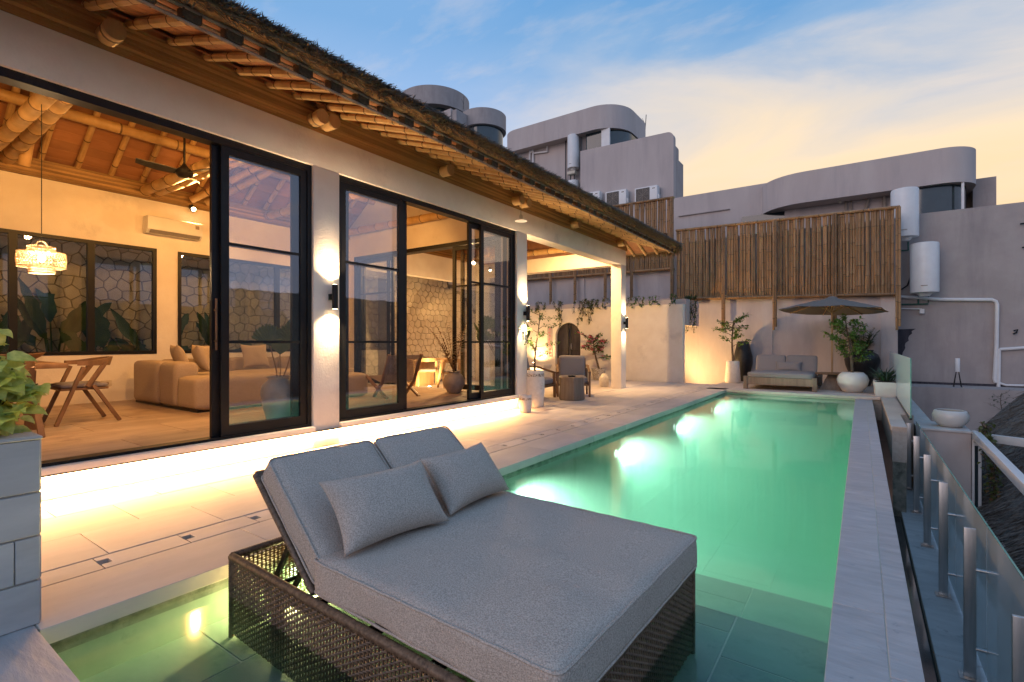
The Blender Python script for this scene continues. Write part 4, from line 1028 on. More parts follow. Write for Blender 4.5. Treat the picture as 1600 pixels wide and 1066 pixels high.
# under the portico
pv = thing('white_urn', 'large pale urn with a fan palm in the portico behind the right glass door', 'potted plant', (-6.35, 8.7, 0))
build('pot', MB().lathe([(.17, 0), (.2, .02), (.26, .35), (.27, .52), (.21, .66), (.20, .70), (.17, .69)], n=32), pot_m, pv, smooth=True, ang=60)
for k in range(7):
    a = 2 * PI * k / 7 + .3; e_ = Vector((.42 * math.cos(a), .42 * math.sin(a), 1.25 + .12 * (k % 3)))
    st = build('stem', MB().tube([(0, 0, .6), Vector((0, 0, .65)).lerp(e_, .55), e_], .008, 6), palm_m, pv, smooth=True)
    m = MB(); fan_leaf(m, e_, (math.cos(a) * .6, math.sin(a) * .6, .8), .33, 14, 200, .1); build('fan_leaf', m, palm_m, st)
dt2 = thing('portico_table', 'square pale wooden table under the portico with chairs around', 'table', (-10.1, 9.9, 0)); build('tabletop', MB().box((-.45, -.7, .70), (.45, .7, .74)), paleteak_m, dt2, bev=.005)
build('base', MB().box((-.2, -.4, 0), (.2, .4, .70)), paleteak_m, dt2)
c2 = dining_chair('outdoor_chair', 'pale wooden chair under the portico, left of the pair seen through the open door', at(655, 604, Z=0) + Vector((.05, .25, 0)), R(140), paleteak_m, fabric2_m, 'pale chairs under the portico')
dup(c2, at(694, 607, Z=0) + Vector((.05, .2, 0)), R(150), 'pale wooden chair under the portico, right of the pair seen through the open door')
dup(c2, (-10.7, 10.6, 0), R(-50), 'pale wooden chair under the portico on the far side of the table')

# ------------------------------------------------------------------ seating group on the deck
def armchair(label, loc, rz):
    t = thing('armchair', label, 'armchair', loc, rz, 'teak armchairs on the deck')
    for s in (-1, 1):
        y = s * .345
        build('leg', MB().bar((.32, y, 0), (.30, y, .52), .045, .055), teak_m, t, bev=.006)
        build('leg', MB().bar((-.30, y, 0), (-.36, y, .60), .045, .055), teak_m, t, bev=.006)
        build('arm', MB().bar((.335, y, .53), (-.12, y, .66), .055, .04).bar((-.11, y, .655), (-.38, y, .66), .055, .04), teak_m, t, bev=.006)
        build('side_slat', MB().bar((.30, y, .30), (-.32, y, .27), .03, .05), teak_m, t)
    build('seat_frame', MB().box((-.33, -.325, .24), (.31, .325, .29)), teak_m, t, bev=.006)
    build('back_frame', MB().bar((-.30, -.31, .30), (-.44, -.31, .82), .035, .03).bar((-.30, .31, .30), (-.44, .31, .82), .035, .03).bar((-.43, -.31, .78), (-.43, .31, .78), .03, .04), teak_m, t)
    build('seat_cushion', cushion(.62, .62, .13, .045, 10, .02, Matrix.Translation((.0, 0, .36))), fabric2_m, t, smooth=True, ang=80)
    build('back_cushion', cushion(.14, .60, .50, .05, 10, .0, Matrix.Translation((-.31, 0, .64)) @ Matrix.Rotation(R(-14), 4, 'Y')), fabric2_m, t, smooth=True, ang=80)
    return t
a1 = armchair('teak armchair with grey cushions facing the pool in front of the arched gate', (-5.32, 9.98, 0), R(-58))
dup(a1, (-5.72, 9.02, 0), R(8), 'teak armchair seen from the side, half hidden by the tall white pot')
ls = thing('log_stool', 'weathered tree stump side table between the two armchairs', 'stool', at(891, 626, Z=0) + Vector((-.05, .16, 0)))
m = MB(); n = 40; vs = []
from mathutils import noise as NZ
for j, z in enumerate((0, .03, .2, .38, .455, .47)):
    for i in range(n):
        a = 2 * PI * i / n; rr_ = (.245 + .007 * math.sin(5 * a) + .016 * NZ.noise(Vector((math.cos(a) * 6, math.sin(a) * 6, 1))) - .012 * (j in (0, 5))) * (1.0 if j else .97) + .02 * (1 - z / .47)
        vs.append((rr_ * math.cos(a), rr_ * math.sin(a), z))
m.add(vs, [(j * n + i, j * n + (i + 1) % n, (j + 1) * n + (i + 1) % n, (j + 1) * n + i) for j in range(5) for i in range(n)] + [tuple(range(5 * n, 6 * n))])
build('trunk', m, greywood_m, ls, smooth=True, ang=35)
tr_ = tag(build('ash_tray', MB().add([(v[0] + ls.location.x, v[1] + ls.location.y, v[2] + .471) for v in MB().lathe([(.07, 0), (.085, .03), (.075, .03), (.06, .01), (.002, .01)], n=20).v], MB().lathe([(.07, 0), (.085, .03), (.075, .03), (.06, .01), (.002, .01)], n=20).f), dark_m, smooth=True), 'small dark dish on the tree stump table', 'dish')

# ------------------------------------------------------------------ potted plants
def branchy(trunk_h, spread, nb, nl, leaf, seed, base_z=0, lean=(0, 0), r0=.022, start=.45, top_bias=1.0, flower=0, ll=.05, lw=.028, flat=.6):
    r = random.Random(seed); tr = MB(); lf = MB(); fl = MB()
    pts = [Vector((lean[0] * f + .02 * math.sin(5 * f + seed), lean[1] * f + .02 * math.cos(4 * f + seed), base_z + trunk_h * f)) for f in [i / 8 for i in range(9)]]
    tr.tube(pts, [r0 * (1 - .6 * i / 8) for i in range(9)], 7)
    for k in range(nb):
        f = start + (1 - start) * ((k + .5) / nb) ** (1 / top_bias); i = min(7, int(f * 8)); p = pts[i].lerp(pts[i + 1], f * 8 - i)
        a = k * 2.4 + r.uniform(-.4, .4); ln = spread * r.uniform(.6, 1.1); d = Vector((math.cos(a), math.sin(a), r.uniform(.05, flat)))
        bp = [p]; 
        for j in range(1, 6): bp.append(p + d * ln * j / 5 + Vector((r.uniform(-.02, .02), r.uniform(-.02, .02), r.uniform(-.02, .03) + .06 * ln * (j / 5) - .12 * ln * (j / 5) ** 2)))
        tr.tube(bp, [r0 * .35 * (1 - .14 * j) for j in range(6)], 4)
        for q in range(nl):
            t = r.uniform(.3, 1.0) * 5; j = min(4, int(t)); c = bp[j].lerp(bp[j + 1], t - j)
            dd = Vector((r.uniform(-1, 1), r.uniform(-1, 1), r.uniform(-.5, .8))); off = dd * r.uniform(.01, .05)
            if flower and r.random() < flower: 
                for _ in range(3): fl.leaf(c + off, Vector((r.uniform(-1, 1), r.uniform(-1, 1), r.uniform(-.2, 1))), lw * 1.15, ll * .8)
            else: lf.leaf(c + off, dd, lw * r.uniform(.7, 1.2), ll * r.uniform(.7, 1.2), droop=r.uniform(0, .4))
    return tr, lf, fl
def potted(name, label, loc, potprof, potmats, mis, trunk_kw, leafm, group=None, flower=None, soil_z=None, soil_r=.1):
    t = thing(name, label, 'potted plant', loc, 0, group)
    build('pot', MB().lathe(potprof, n=36, mis=mis), potmats, t, smooth=True, ang=50)
    build('soil', MB().lathe([(soil_r, soil_z), (.002, soil_z + .012)], n=20), soil_m, t)
    tr, lf, fl = branchy(base_z=soil_z, **trunk_kw)
    build('trunk', tr, bark_m, t, smooth=True); build('foliage', lf, leafm, t)
    if flower: build('flowers', fl, flower, t, kind='stuff')
    return t
tall = [(.13, 0), (.15, .02), (.175, .30), (.172, .50), (.165, .56), (.168, .565), (.168, .62), (.160, .66), (.158, .67), (.13, .665), (.12, .60)]
potted('potted_tree', 'tall white cylindrical pot with a thin leafy tree at the corner column', at(829, 637, Z=0) + Vector((0, .16, 0)), tall, [pot_m, potband_m], [0, 0, 0, 0, 0, 1, 0, 0, 0, 0],
       dict(trunk_h=1.10, spread=.45, nb=13, nl=46, leaf=0, seed=3, lean=(.10, -.05), start=.25, r0=.02, ll=.05, lw=.03), tree_m, soil_z=.62, soil_r=.13)
sp = thing('white_pot', 'short white pot with a speckled band standing in the warm light strip glow', 'pot', at(815, 645, Z=0) + Vector((0, .11, 0)))
build('body', MB().lathe([(.085, 0), (.10, .015), (.112, .10), (.110, .205), (.112, .21), (.112, .245), (.108, .285), (.104, .29), (.085, .285), (.08, .1), (.002, .09)], n=32, mis=[0, 0, 0, 0, 1, 0, 0, 0, 0, 0]), [pot_m, potband_m], sp, smooth=True, ang=50)
bg_ = [(.13, 0), (.15, .02), (.20, .18), (.225, .33), (.228, .36), (.20, .36), (.18, .30)]
potted('bougainvillea', 'pink flowering bougainvillea in a speckled white pot right of the arched gate', at(933, 594, Z=0) + Vector((0, .1, 0)), bg_, [potband_m], None,
       dict(trunk_h=1.0, spread=.55, nb=15, nl=60, leaf=0, seed=8, lean=(-.22, .05), start=.28, r0=.035, flower=.2, ll=.075, lw=.05, top_bias=1.5), tree_m, flower=flower_m, soil_z=.33, soil_r=.19)
ln_ = thing('rattan_lantern', 'small ribbed pale lantern at the foot of the corner pillar', 'lantern', at(944, 604.5, Z=0))
m = MB()
for i in range(28):
    a = 2 * PI * i / 28; m.tube([((.10 + .03 * math.sin(PI * min(1, f * 1.2))) * math.cos(a) * (1 if f < .85 else .55), (.10 + .03 * math.sin(PI * min(1, f * 1.2))) * math.sin(a) * (1 if f < .85 else .55), .36 * f) for f in (0, .2, .45, .7, .85, 1)], .007, 4)
o = build('ribs', m, pot_m, ln_); o['kind'] = 'stuff'; build('liner', MB().lathe([(.09, .005), (.118, .15), (.095, .30), (.05, .35)], n=20), pot_m, ln_, smooth=True)

# far terrace
potted('potted_tree', 'slim leafy tree in a white cylindrical pot beside the black vase by the far wall', at(1145, 598, Z=0), [(.20, 0), (.22, .02), (.185, .50), (.18, .62), (.165, .64), (.15, .60)], [pot_m], None,
       dict(trunk_h=1.25, spread=.55, nb=14, nl=55, leaf=0, seed=21, lean=(.0, 0), start=.3, r0=.035, ll=.085, lw=.045, top_bias=1.6), tree_m, soil_z=.57, soil_r=.16)
dv = thing('black_vase', 'tall tapered black vase between the white pot and the far daybed', 'vase', at(1161, 595.5, Z=0) + Vector((0, 0, 0)))
build('body', MB().lathe([(.15, 0), (.17, .02), (.27, .55), (.27, .75), (.17, 1.18), (.14, 1.22), (.12, 1.2)], n=30), urn_m, dv, smooth=True, ang=60)
potted('potted_tree', 'bushy young tree in a round glazed white bowl at the end of the pool', at(1332, 614, Z=0) + Vector((0, .2, 0)), [(.16, 0), (.20, .015), (.30, .18), (.325, .30), (.29, .40), (.215, .475), (.195, .48), (.20, .46), (.23, .38)], [bowl_m], None,
       dict(trunk_h=1.30, spread=.50, nb=20, nl=75, leaf=0, seed=31, lean=(-.12, .1), start=.25, r0=.035, ll=.085, lw=.045), tree_m, soil_z=.40, soil_r=.2)
bu = thing('black_urn', 'big black clay urn holding a bushy palm behind the white bowl', 'potted plant', at(1347, 603.5, Z=0) + Vector((0, .1, 0)))
build('pot', MB().lathe([(.16, 0), (.19, .02), (.38, .55), (.41, .72), (.36, .86), (.25, .93), (.26, .98), (.23, .98), (.2, .9)], n=36), urn_m, bu, smooth=True, ang=60)
m = MB()
for k in range(30):
    a = 2 * PI * k / 30 * 1.9; sp_ = random.uniform(.15, .95); frond(m, (.06 * math.cos(a), .06 * math.sin(a), .9), (sp_ * math.cos(a) * .8, sp_ * math.sin(a) * .8, 1), random.uniform(.55, 1.15), 12, .026, .26, .30)
build('fronds', m, palm_m, bu)
for k, (x, y, lb) in enumerate(((.455, 13.78, 'cream square planter of dark strap leaves nearest the glass'), (.44, 14.35, 'cream square planter of dark strap leaves behind the first one'))):
    t = thing('square_planter', lb, 'planter', (x, y, 0), 0, 'cream square planters')
    build('box', MB().prism([(-.20, 0), (.20, 0), (.22, .32), (-.22, .32)], 'y', -.22, .22), bowl_m, t, bev=.012); build('soil', MB().box((-.18, -.18, .321), (.18, .18, .326)), soil_m, t)
    m = MB()
    for i in range(70):
        a = random.random() * 2 * PI; r_ = .15 * random.random(); m.leaf((r_ * math.cos(a), r_ * math.sin(a), .32), (math.cos(a) * random.uniform(.1, .9), math.sin(a) * random.uniform(.1, .9), 1), .028, random.uniform(.22, .38), droop=.5, k=4)
    build('leaves', m, grassy_m, t)
# far daybed
fd = thing('far_daybed', 'double daybed with light grey cushions against the far wall', 'daybed', (-1.68, 14.95, 0), R(-90) )
build('base_rail', MB().box((-1.0, -.76, .10), (1.0, -.71, .27)).box((-1.0, .71, .10), (1.0, .76, .27)).box((.94, -.719, .12), (1.0, .719, .30)).box((-1.0, -.719, .12), (-.94, .719, .30)), greywood_m, fd)
for sx in (-1, 1):
    for sy in (-1, 1): build('leg', MB().box((sx * .97 - .05, sy * .76 - .05, 0), (sx * .97 + .05, sy * .76 + .05, .33)), greywood_m, fd, bev=.006)
build('slats', MB().box((-.93, -.71, .24), (.93, .71, .28)), greywood_m, fd)
build('mattress', cushion(1.30, 1.46, .14, .045, 12, .02, Matrix.Translation((.34, 0, .36))), fabric2_m, fd, smooth=True, ang=80)
for s in (-1, 1): build('back_cushion', cushion(.13, .72, .52, .045, 10, .0, Matrix.Translation((-.42, s * .37, .60)) @ Matrix.Rotation(R(-30), 4, 'Y')), fabric2_m, fd, smooth=True, ang=80)
pillow('pale lumbar pillow on the far daybed', 'pillow', .62, .30, .16, Vector((-1.60, 15.20, .54)), (R(62), 0, 0), fabric2_m, None, 4)
# pyramid side table and parasol
pt_ = thing('side_table', 'dark pyramid based side table between the far daybed and the white bowl', 'side table', (-.60, 14.95, 0))
build('base', MB().add([(-.27, -.27, 0), (.27, -.27, 0), (.27, .27, 0), (-.27, .27, 0), (-.09, -.09, .39), (.09, -.09, .39), (.09, .09, .39), (-.09, .09, .39)], [(3, 2, 1, 0), (4, 5, 6, 7), (0, 1, 5, 4), (1, 2, 6, 5), (2, 3, 7, 6), (3, 0, 4, 7)]), greywood_m, pt_)
build('top', MB().lathe([(.38, 0), (.40, .012), (.38, .03), (.002, .031)], (0, 0, .391), 28), teak_m, pt_, smooth=True, ang=30)
um = thing('parasol', 'open taupe parasol on a wooden pole beside the far daybed', 'parasol', (-.63, 15.55, 0))
build('base', MB().lathe([(.25, 0), (.25, .06), (.05, .08), (.04, .25)], n=24), dark_m, um, smooth=True, ang=30)
build('pole', MB().tube([(0, 0, .1), (0, 0, 2.38)], .024, 10), paleteak_m, um, smooth=True)
PR, PZ, PT = 1.24, 2.03, 2.36; tilt = Matrix.Translation((0, 0, 2.36)) @ Matrix.Rotation(R(2.0), 4, 'Y') @ Matrix.Rotation(R(-3), 4, 'X') @ Matrix.Translation((0, 0, -2.36))
m = MB(); ns = 8; K = 6
vs = []
for i in range(ns * 4):
    a = 2 * PI * (i / (ns * 4)) + R(12); ph = (i % 4) / 4; sag = math.cos(PI / ns) / math.cos((ph - .5) * 2 * PI / ns)
    for j in range(K + 1):
        f = .06 + .94 * j / K; vs.append(tilt @ Vector((PR * f * sag * math.cos(a), PR * f * sag * math.sin(a), PT - (PT - PZ) * (f ** 1.15) - .02 * math.sin(PI * ph) * f)))
n_ = ns * 4; fs = [(i * (K + 1) + j, i * (K + 1) + j + 1, ((i + 1) % n_) * (K + 1) + j + 1, ((i + 1) % n_) * (K + 1) + j) for i in range(n_) for j in range(K)]
vs2 = [v + Vector((0, 0, -.004)) for v in vs]; k_ = len(vs)
m.add(vs, fs); m.add(vs2, [tuple(reversed(f)) for f in fs]); build('canopy', m, canvas_m, um, smooth=True, ang=12)
cpv = MB().lathe([(.16, .0), (.10, .05), (.03, .075), (.002, .08)], (0, 0, PT - .035), 16); cpv.v = [tilt @ Vector(v) for v in cpv.v]; build('cap', cpv, canvas_m, um, smooth=True)
for i in range(ns):
    a = 2 * PI * i / ns + R(12) + PI / ns * 0
    build('rib', MB().bar(tilt @ Vector((.04 * math.cos(a), .04 * math.sin(a), PT - .04)), tilt @ Vector((PR * .98 * math.cos(a), PR * .98 * math.sin(a), PZ - .018)), .016, .022), paleteak_m, um)
    build('strut', MB().bar((.03 * math.cos(a), .03 * math.sin(a), 1.98), tilt @ Vector((.46 * math.cos(a), .46 * math.sin(a), PT - .135)), .014, .018), paleteak_m, um)

sb = thing('stone_bench', 'low plastered bench at the foot of the arch wall behind the armchairs', 'bench', (-9.55, 14.7, 0))
build('seat', MB().box((-.95, -.25, .34), (.75, .265, .42)), plaster, sb, bev=.01); build('base', MB().box((-.90, -.18, 0), (.70, .26, .339)), plaster, sb)
build('light_strip', MB().box((-.88, -.215, .325), (.68, -.20, .337)), strip_m, sb)
lamp('AREA', 'glow', (-.1, -.22, .32), 14, (1, .62, .28), sb, 1.5, dirv=(0, -.6, -1), sizey=.02)
wl = thing('bright_line_shelf', 'made-up stack of lit shelves giving bright lines behind the right glass door', 'shelf', (at(762, 530, Y=14.9).x, 14.94, .9))  # glowing shelves made up to give bright lines behind the glass
for k, zz in enumerate((.0, .22, .40, .56)):
    sh = build('shelf_board', MB().box((-.42, -.24, zz), (.42, .0, zz + .03)), paleteak_m, wl); build('light_strip', MB().box((-.40, -.235, zz - .008), (.40, -.22, zz - .001)), strip_m, sh)
build('side_panel', MB().box((-.45, -.24, -.9), (-.425, 0, .62)), paleteak_m, wl); build('side_panel', MB().box((.425, -.24, -.9), (.45, 0, .62)), paleteak_m, wl)

# ------------------------------------------------------------------ stone planter pier with the pothos, bottom left
pier = thing('stone_pier', 'tall pale stone planter pier at the corner of the shallow pool', 'planter', (-3.11, 0, 0), world=True)
build('core', MB().box((-3.35, -.7, 0), (-2.93, -.6, .775)).box((-3.35, .49, 0), (-2.88, .582, .775)).box((-3.35, -.6, 0), (-3.27, .49, .775)).box((-2.925, -.6, 0), (-2.88, .49, .775)), grout_m, pier)
build('soil', MB().box((-3.27, -.6, .55), (-2.925, .49, .66)), soil_m, pier)
for z0, z1, offs in ((.0, .185, .36), (.19, .373, .08), (.378, .558, .30), (.563, .785, -.1)):
    y = .592
    edges = [y] ; q = y - offs if offs > 0 else y - .62
    while q > -.7: edges.append(q); q -= .55
    edges.append(-.7)
    for b, a in zip(edges, edges[1:]): build('stone_block', MB().box((-2.885, a + .002, z0 + .002), (-2.87, b - .002, z1 - .002)), pier_m, pier, bev=.002, seg=1)
    build('stone_block', MB().box((-3.36, .584, z0 + .002), (-2.888, .598, z1 - .002)), pier_m, pier, bev=.002, seg=1)
for a, b in (((-2.94, -.7, .786), (-2.866, .598, .80)), ((-3.36, -.7, .786), (-3.27, .598, .80)), ((-3.269, .485, .786), (-2.941, .598, .80))): build('cap_slab', MB().box(a, b), pier_m, pier, bev=.003, seg=1)
po = thing('pothos', 'yellow green trailing pothos spilling out of the stone planter pier', 'plant', (-3.1, .35, .66))
def heart(m, p, d, up, w, ln, mi=0):
    d = Vector(d).normalized(); a = d.cross(Vector(up)).normalized(); nr = a.cross(d); p = Vector(p); out = []
    for t, ww, dz in ((-.12, .55, .05), (.12, .98, .07), (.38, .92, .05), (.66, .58, .0), (.86, .24, -.07)):
        c = p + d * ln * t; cup = .18
        out += [c - a * w * ww / 2 + nr * w * (cup * ww * .5 + dz), c + nr * w * dz * .2, c + a * w * ww / 2 + nr * w * (cup * ww * .5 + dz)]
    tip = p + d * ln - nr * w * .22
    vs = [p] + out + [tip]; fs = [(0, 2, 1), (0, 3, 2)]
    for i in range(4):
        b = 1 + 3 * i; fs += [(b, b + 1, b + 4, b + 3), (b + 1, b + 2, b + 5, b + 4)]
    fs += [(13, 14, 16), (14, 15, 16)]
    m.add(vs, fs, mi)
rp_ = random.Random(4)
for k in range(34):
    while True:
        e_ = Vector((rp_.uniform(-1, 1), rp_.uniform(-1, 1), rp_.uniform(-1, 1)))
        if .35 < e_.length < 1: break
    tip = Vector((.02 + .21 * e_.x, .06 + .22 * e_.y, .36 + .29 * e_.z)); b0 = Vector((rp_.uniform(-.1, .08), rp_.uniform(-.25, .08), 0)); pts = []
    for i in range(8):
        f = i / 7; pts.append(b0.lerp(tip, f) + Vector((.04 * e_.x * math.sin(PI * f), .04 * e_.y * math.sin(PI * f), .10 * math.sin(PI * f))))
    st = build('vine', MB().tube(pts, .0035, 5, False), vine_m, po, smooth=True)
    m = MB()
    for i in range(2, 8):
        for _ in range(2):
            d = Vector((rp_.uniform(-.1, 1), rp_.uniform(-.6, 1), rp_.uniform(-.9, .35))); s_ = rp_.uniform(.05, .092); q = pts[i] + d * .03
            heart(m, q, d, (rp_.uniform(.2, 1), rp_.uniform(-.6, .2), 1), s_ * .9, s_)
    build('leaves', m, pothos_m, st, smooth=True)

# ------------------------------------------------------------------ hexagon stone wall and garden behind the villa
hexw = thing('stone_wall', 'cream crazy stone garden wall behind the villa windows', 'wall', (-11.35, 7, 0), world=True)
build('core', MB().box((-11.7, -3, 0), (-11.235, 14.95, 4.3)), hexgap_m, hexw)
rh = random.Random(9)
def stones(y0, y1, z0, z1, pitch, xs, keep=None):
    # honeycomb with jittered corners: irregular many-sided stones
    cache = {}; out = []
    def vtx(y, z):
        k = (round(y * 200), round(z * 200))
        if k not in cache: cache[k] = (y + rh.uniform(-.19, .19) * pitch, z + rh.uniform(-.19, .19) * pitch)
        return cache[k]
    h = pitch * .866; r_ = pitch / math.sqrt(3); j = 0; z = z0
    while z < z1:
        y = y0 + (pitch / 2 if j % 2 else 0)
        while y < y1:
            c = [vtx(y + r_ * math.sin(PI / 3 * i), z + r_ * math.cos(PI / 3 * i)) for i in range(6)]
            cy_, cz_ = sum(p[0] for p in c) / 6, sum(p[1] for p in c) / 6
            if not keep or keep(cy_, cz_):
                k1 = 1 - .006 / pitch * 2; k2 = k1 - .045; th_ = rh.uniform(.016, .034)
                vs = [(xs, cy_ + (p[0] - cy_) * k1, cz_ + (p[1] - cz_) * k1) for p in c] + [(xs + th_, cy_ + (p[0] - cy_) * k2, cz_ + (p[1] - cz_) * k2) for p in c]
                out.append((cy_, cz_, vs, [tuple(range(11, 5, -1))] + [(i, i + 6, (i + 1) % 6 + 6, (i + 1) % 6) for i in range(6)]))
            y += pitch
        z += h; j += 1
    return out
cells = stones(-1, 14.9, .05, 4.2, .212, -11.24)
near = [c for c in cells if 1.55 < c[0] < 6.6 and .95 < c[1] < 3.05]; near = near[:296]; ids = set(id(c) for c in near); rest = MB()
for c in cells:
    if id(c) in ids: build('stone', MB().add(c[2], c[3]), hex_m, hexw)
    else: rest.add(c[2], c[3])
o = build('stones', rest, hex_m, hexw); o['kind'] = 'stuff'
stair = thing('stone_stair', 'outdoor stair clad in crazy stone climbing along the garden wall', 'stairs', (-10.7, 12.5, 0), world=True)
sz = lambda y: 3.40 - (math.floor((y - 11.2) / .30)) * .185
y = 9.4
while y < 14.9:
    zz = 3.40 - round((y - 11.2) / .30) * .185
    build('step', MB().box((-11.2, y, 0), (-10.72, min(y + .298, 14.94), zz)), hexgap_m, stair); y += .30
def inst_keep(y, z): return z < 3.40 - round((y - 11.2 - .15) / .30) * .185 - .14
m = MB()
for c in stones(9.5, 14.85, .1, 4.3,   .21, -10.715, inst_keep): m.add(c[2], c[3])
o = build('stone_cladding', m, hex_m, stair); o['kind'] = 'stuff'
bed = struct('garden_bed', MB().box((-11.235, -2, -.2), (-10.0, 7.7, .22)), soil_m)
def broad_plant(label, y, seed, h, n):
    r = random.Random(seed); t = thing('garden_plant', label, 'plant', (-10.6 + r.uniform(-.12, .1), y, .22), 0, 'broad leaved plants behind the windows')
    for k in range(n):
        a = r.uniform(0, 2 * PI); l_ = h * r.uniform(.55, 1.0); out = r.uniform(.05, .28); e_ = Vector((out * math.cos(a) * .8, out * math.sin(a) * 1.5, l_ * .62))
        st = build('stalk', MB().tube([(0, 0, 0), e_ * .5 + Vector((0, 0, .06)), e_], .012, 5), banana_m, t, smooth=True)
        m = MB(); d = Vector((math.cos(a) * .3, math.sin(a) * r.uniform(.2, .9), r.uniform(.5, 1))).normalized(); w_, ln = r.uniform(.18, .34), l_ * r.uniform(.38, .55); sd = Vector((-.25, 1, 0)); sd = (sd - d * sd.dot(d)).normalized(); nr = sd.cross(d); n_ = 9; vs = []
        for i in range(n_ + 1):
            f = i / n_; ww = w_ * (math.sin(PI * f ** .8) ** .7 + .02); c = e_ + d * ln * f - nr * .12 * ln * f * f
            for s in (-1, 0, 1): vs.append(c + sd * s * ww / 2 * (r.uniform(.55, 1.05) if s else 1) + nr * (.04 * ww if s else -.02))
        m.add(vs, [q for i in range(n_) for q in ((3 * i, 3 * i + 1, 3 * i + 4, 3 * i + 3), (3 * i + 1, 3 * i + 2, 3 * i + 5, 3 * i + 4))]); build('leaf', m, banana_m, st, smooth=True, ang=80)
for k, (y, h, n, lb) in enumerate(((1.75, 1.55, 6, 'broad leaved plant behind the left window pane'), (2.35, 2.1, 8, 'tallest broad leaved plant behind the window with a torn leaf'), (3.0, 1.5, 5, 'broad leaved plant behind the window mullion'), (3.75, 1.75, 7, 'broad leaved plant behind the right window pane'), (4.75, 1.6, 6, 'broad leaved plant behind the window above the sofa arm'), (5.9, 1.5, 6, 'broad leaved plant seen through the first glass door'), (.7, 1.6, 5, 'broad leaved plant behind the leftmost window'))):
    broad_plant(lb, y, 40 + k, h, n)

# ------------------------------------------------------------------ arch wall with the planter on top
aw = thing('planter_wall', 'low plastered wall with an arched gateway and a long planter on top', 'wall', (-7.7, 15.1, 0), world=True)
Y0, Y1 = 14.97, 15.17; ac_, ar, sp0 = -8.17, .48, 1.38
m = MB().box((-11.2, Y0, -.4), (ac_ - ar, Y1, 2.33)).box((ac_ + ar, Y0, -.4), (-4.32, Y1, 2.33))
n = 20; arc = [(ac_ + ar * math.cos(PI * i / n), sp0 + ar * math.sin(PI * i / n)) for i in range(n + 1)]
for a, b in zip(arc, arc[1:]): m.add([(a[0], Y0, a[1]), (b[0], Y0, b[1]), (b[0], Y0, 2.33), (a[0], Y0, 2.33), (a[0], Y1, a[1]), (b[0], Y1, b[1]), (b[0], Y1, 2.33), (a[0], Y1, 2.33)], [(0, 3, 2, 1), (4, 5, 6, 7), (0, 1, 5, 4), (2, 3, 7, 6)])
o = build('wall', m, plaster, aw)
build('planter', MB().box((-11.2, 15.172, 1.70), (-4.28, 15.32, 2.49)).box((-11.2, 16.45, 1.70), (-4.28, 16.6, 2.49)).box((-4.43, 15.322, 1.70), (-4.28, 16.448, 2.49)).box((-11.2, 15.322, 1.70), (-4.432, 16.448, 2.38)), plaster_old, aw)
gt = thing('arched_gate', 'dark arched gate in the low wall behind the armchairs', 'gate', (ac_, 15.12, 0), world=True)
out = [(ac_ - ar, 0)] + [(x, z) for x, z in reversed(arc)] + [(ac_ + ar, 0)]
m = MB()
for (a, b) in zip(out, out[1:]): m.bar((a[0] * .985 + ac_ * .015, 15.12, a[1]), (b[0] * .985 + ac_ * .015, 15.12, b[1]), .05, .05, up=(0, 1, 0))
build('gate_frame', m, dark_m, gt)
for s in (-1, 1):
    pl = [(ac_ + s * .02, .03), (ac_ + s * .455, .03)] + [(ac_ + s * .455 * math.cos(PI / 2 * i / 8), sp0 + .455 * math.sin(PI / 2 * i / 8)) for i in range(9)]
    pl[-1] = (ac_ + s * .02, sp0 + .45)
    build('door_panel', MB().prism(pl if s > 0 else list(reversed(pl)), 'y', 15.11, 15.135), dash_m, gt)
    build('stile', MB().box((ac_ + s * .03, 15.095, .03), (ac_ + s * .075, 15.145, 1.80)), dark_m, gt)
    build('cross_bar', MB().box((ac_ + s * .075, 15.098, .88), (ac_ + s * .45, 15.142, .93)), dark_m, gt)
build('handle', MB().tube([(ac_ + .09, 15.09, .95), (ac_ + .09, 15.05, .97), (ac_ + .09, 15.05, 1.13), (ac_ + .09, 15.09, 1.15)], .01, 6), steel_m, gt)
ws = thing('wall_ornament', 'narrow upright strip of red marks on the wall left of the arched gate', 'wall ornament', at(859, 535, Y=14.96))
build('backing', MB().box((-.10, -.0, -.52), (.10, .012, .52)), plaster_old, ws)
for k in range(9):
    z = .44 - .11 * k; r_ = random.Random(k)
    m = MB()
    for j in range(4):
        a = r_.uniform(0, PI); c = Vector((r_.uniform(-.04, .04), -.004, z + r_.uniform(-.03, .03))); d = Vector((math.cos(a), 0, math.sin(a))) * r_.uniform(.015, .035); m.bar(c - d, c + d, .010, .006, up=(0, 1, 0))
    build('mark', m, flower_m, ws)
def trail(label, loc, n, ln, seed, spread=.5, cat='plant', mt=vine_m, upz=.12, lw=.055, dens=16):
    r = random.Random(seed); t = thing('trailing_vine', label, cat, loc, 0, None); st = MB(); lf = MB()
    for k in range(n):
        b0 = Vector((r.uniform(-spread, spread), r.uniform(0, .1), .0)); L_ = ln * r.uniform(.35, 1.0); pts = []
        for i in range(8):
            f = i / 7; pts.append(b0 + Vector((r.uniform(-.03, .03) + .25 * spread * math.sin(k * 2.1) * f, -.10 * min(1, f * 3) - .03, upz * math.sin(PI * min(1, f * 2.2)) - L_ * max(0, f - .2))))
        st.tube(pts, .006, 4, False)
        for q in range(dens):
            f = r.random() * 6.99; c = pts[int(f)].lerp(pts[int(f) + 1], f % 1); lf.leaf(c, (r.uniform(-1, 1), r.uniform(-1, .2), r.uniform(-.6, .6)), lw, lw * 1.9)
    build('stems', st, bark_m, t); build('leaves', lf, mt, t)
trail('sparse dry creeper on the planter wall behind the tall white pot', (-9.6, 15.0, 2.48), 12, .5, 1, .9)
trail('creeper hanging over the right side of the arched gateway', (-7.6, 15.0, 2.48), 9, 1.1, 2, .35)
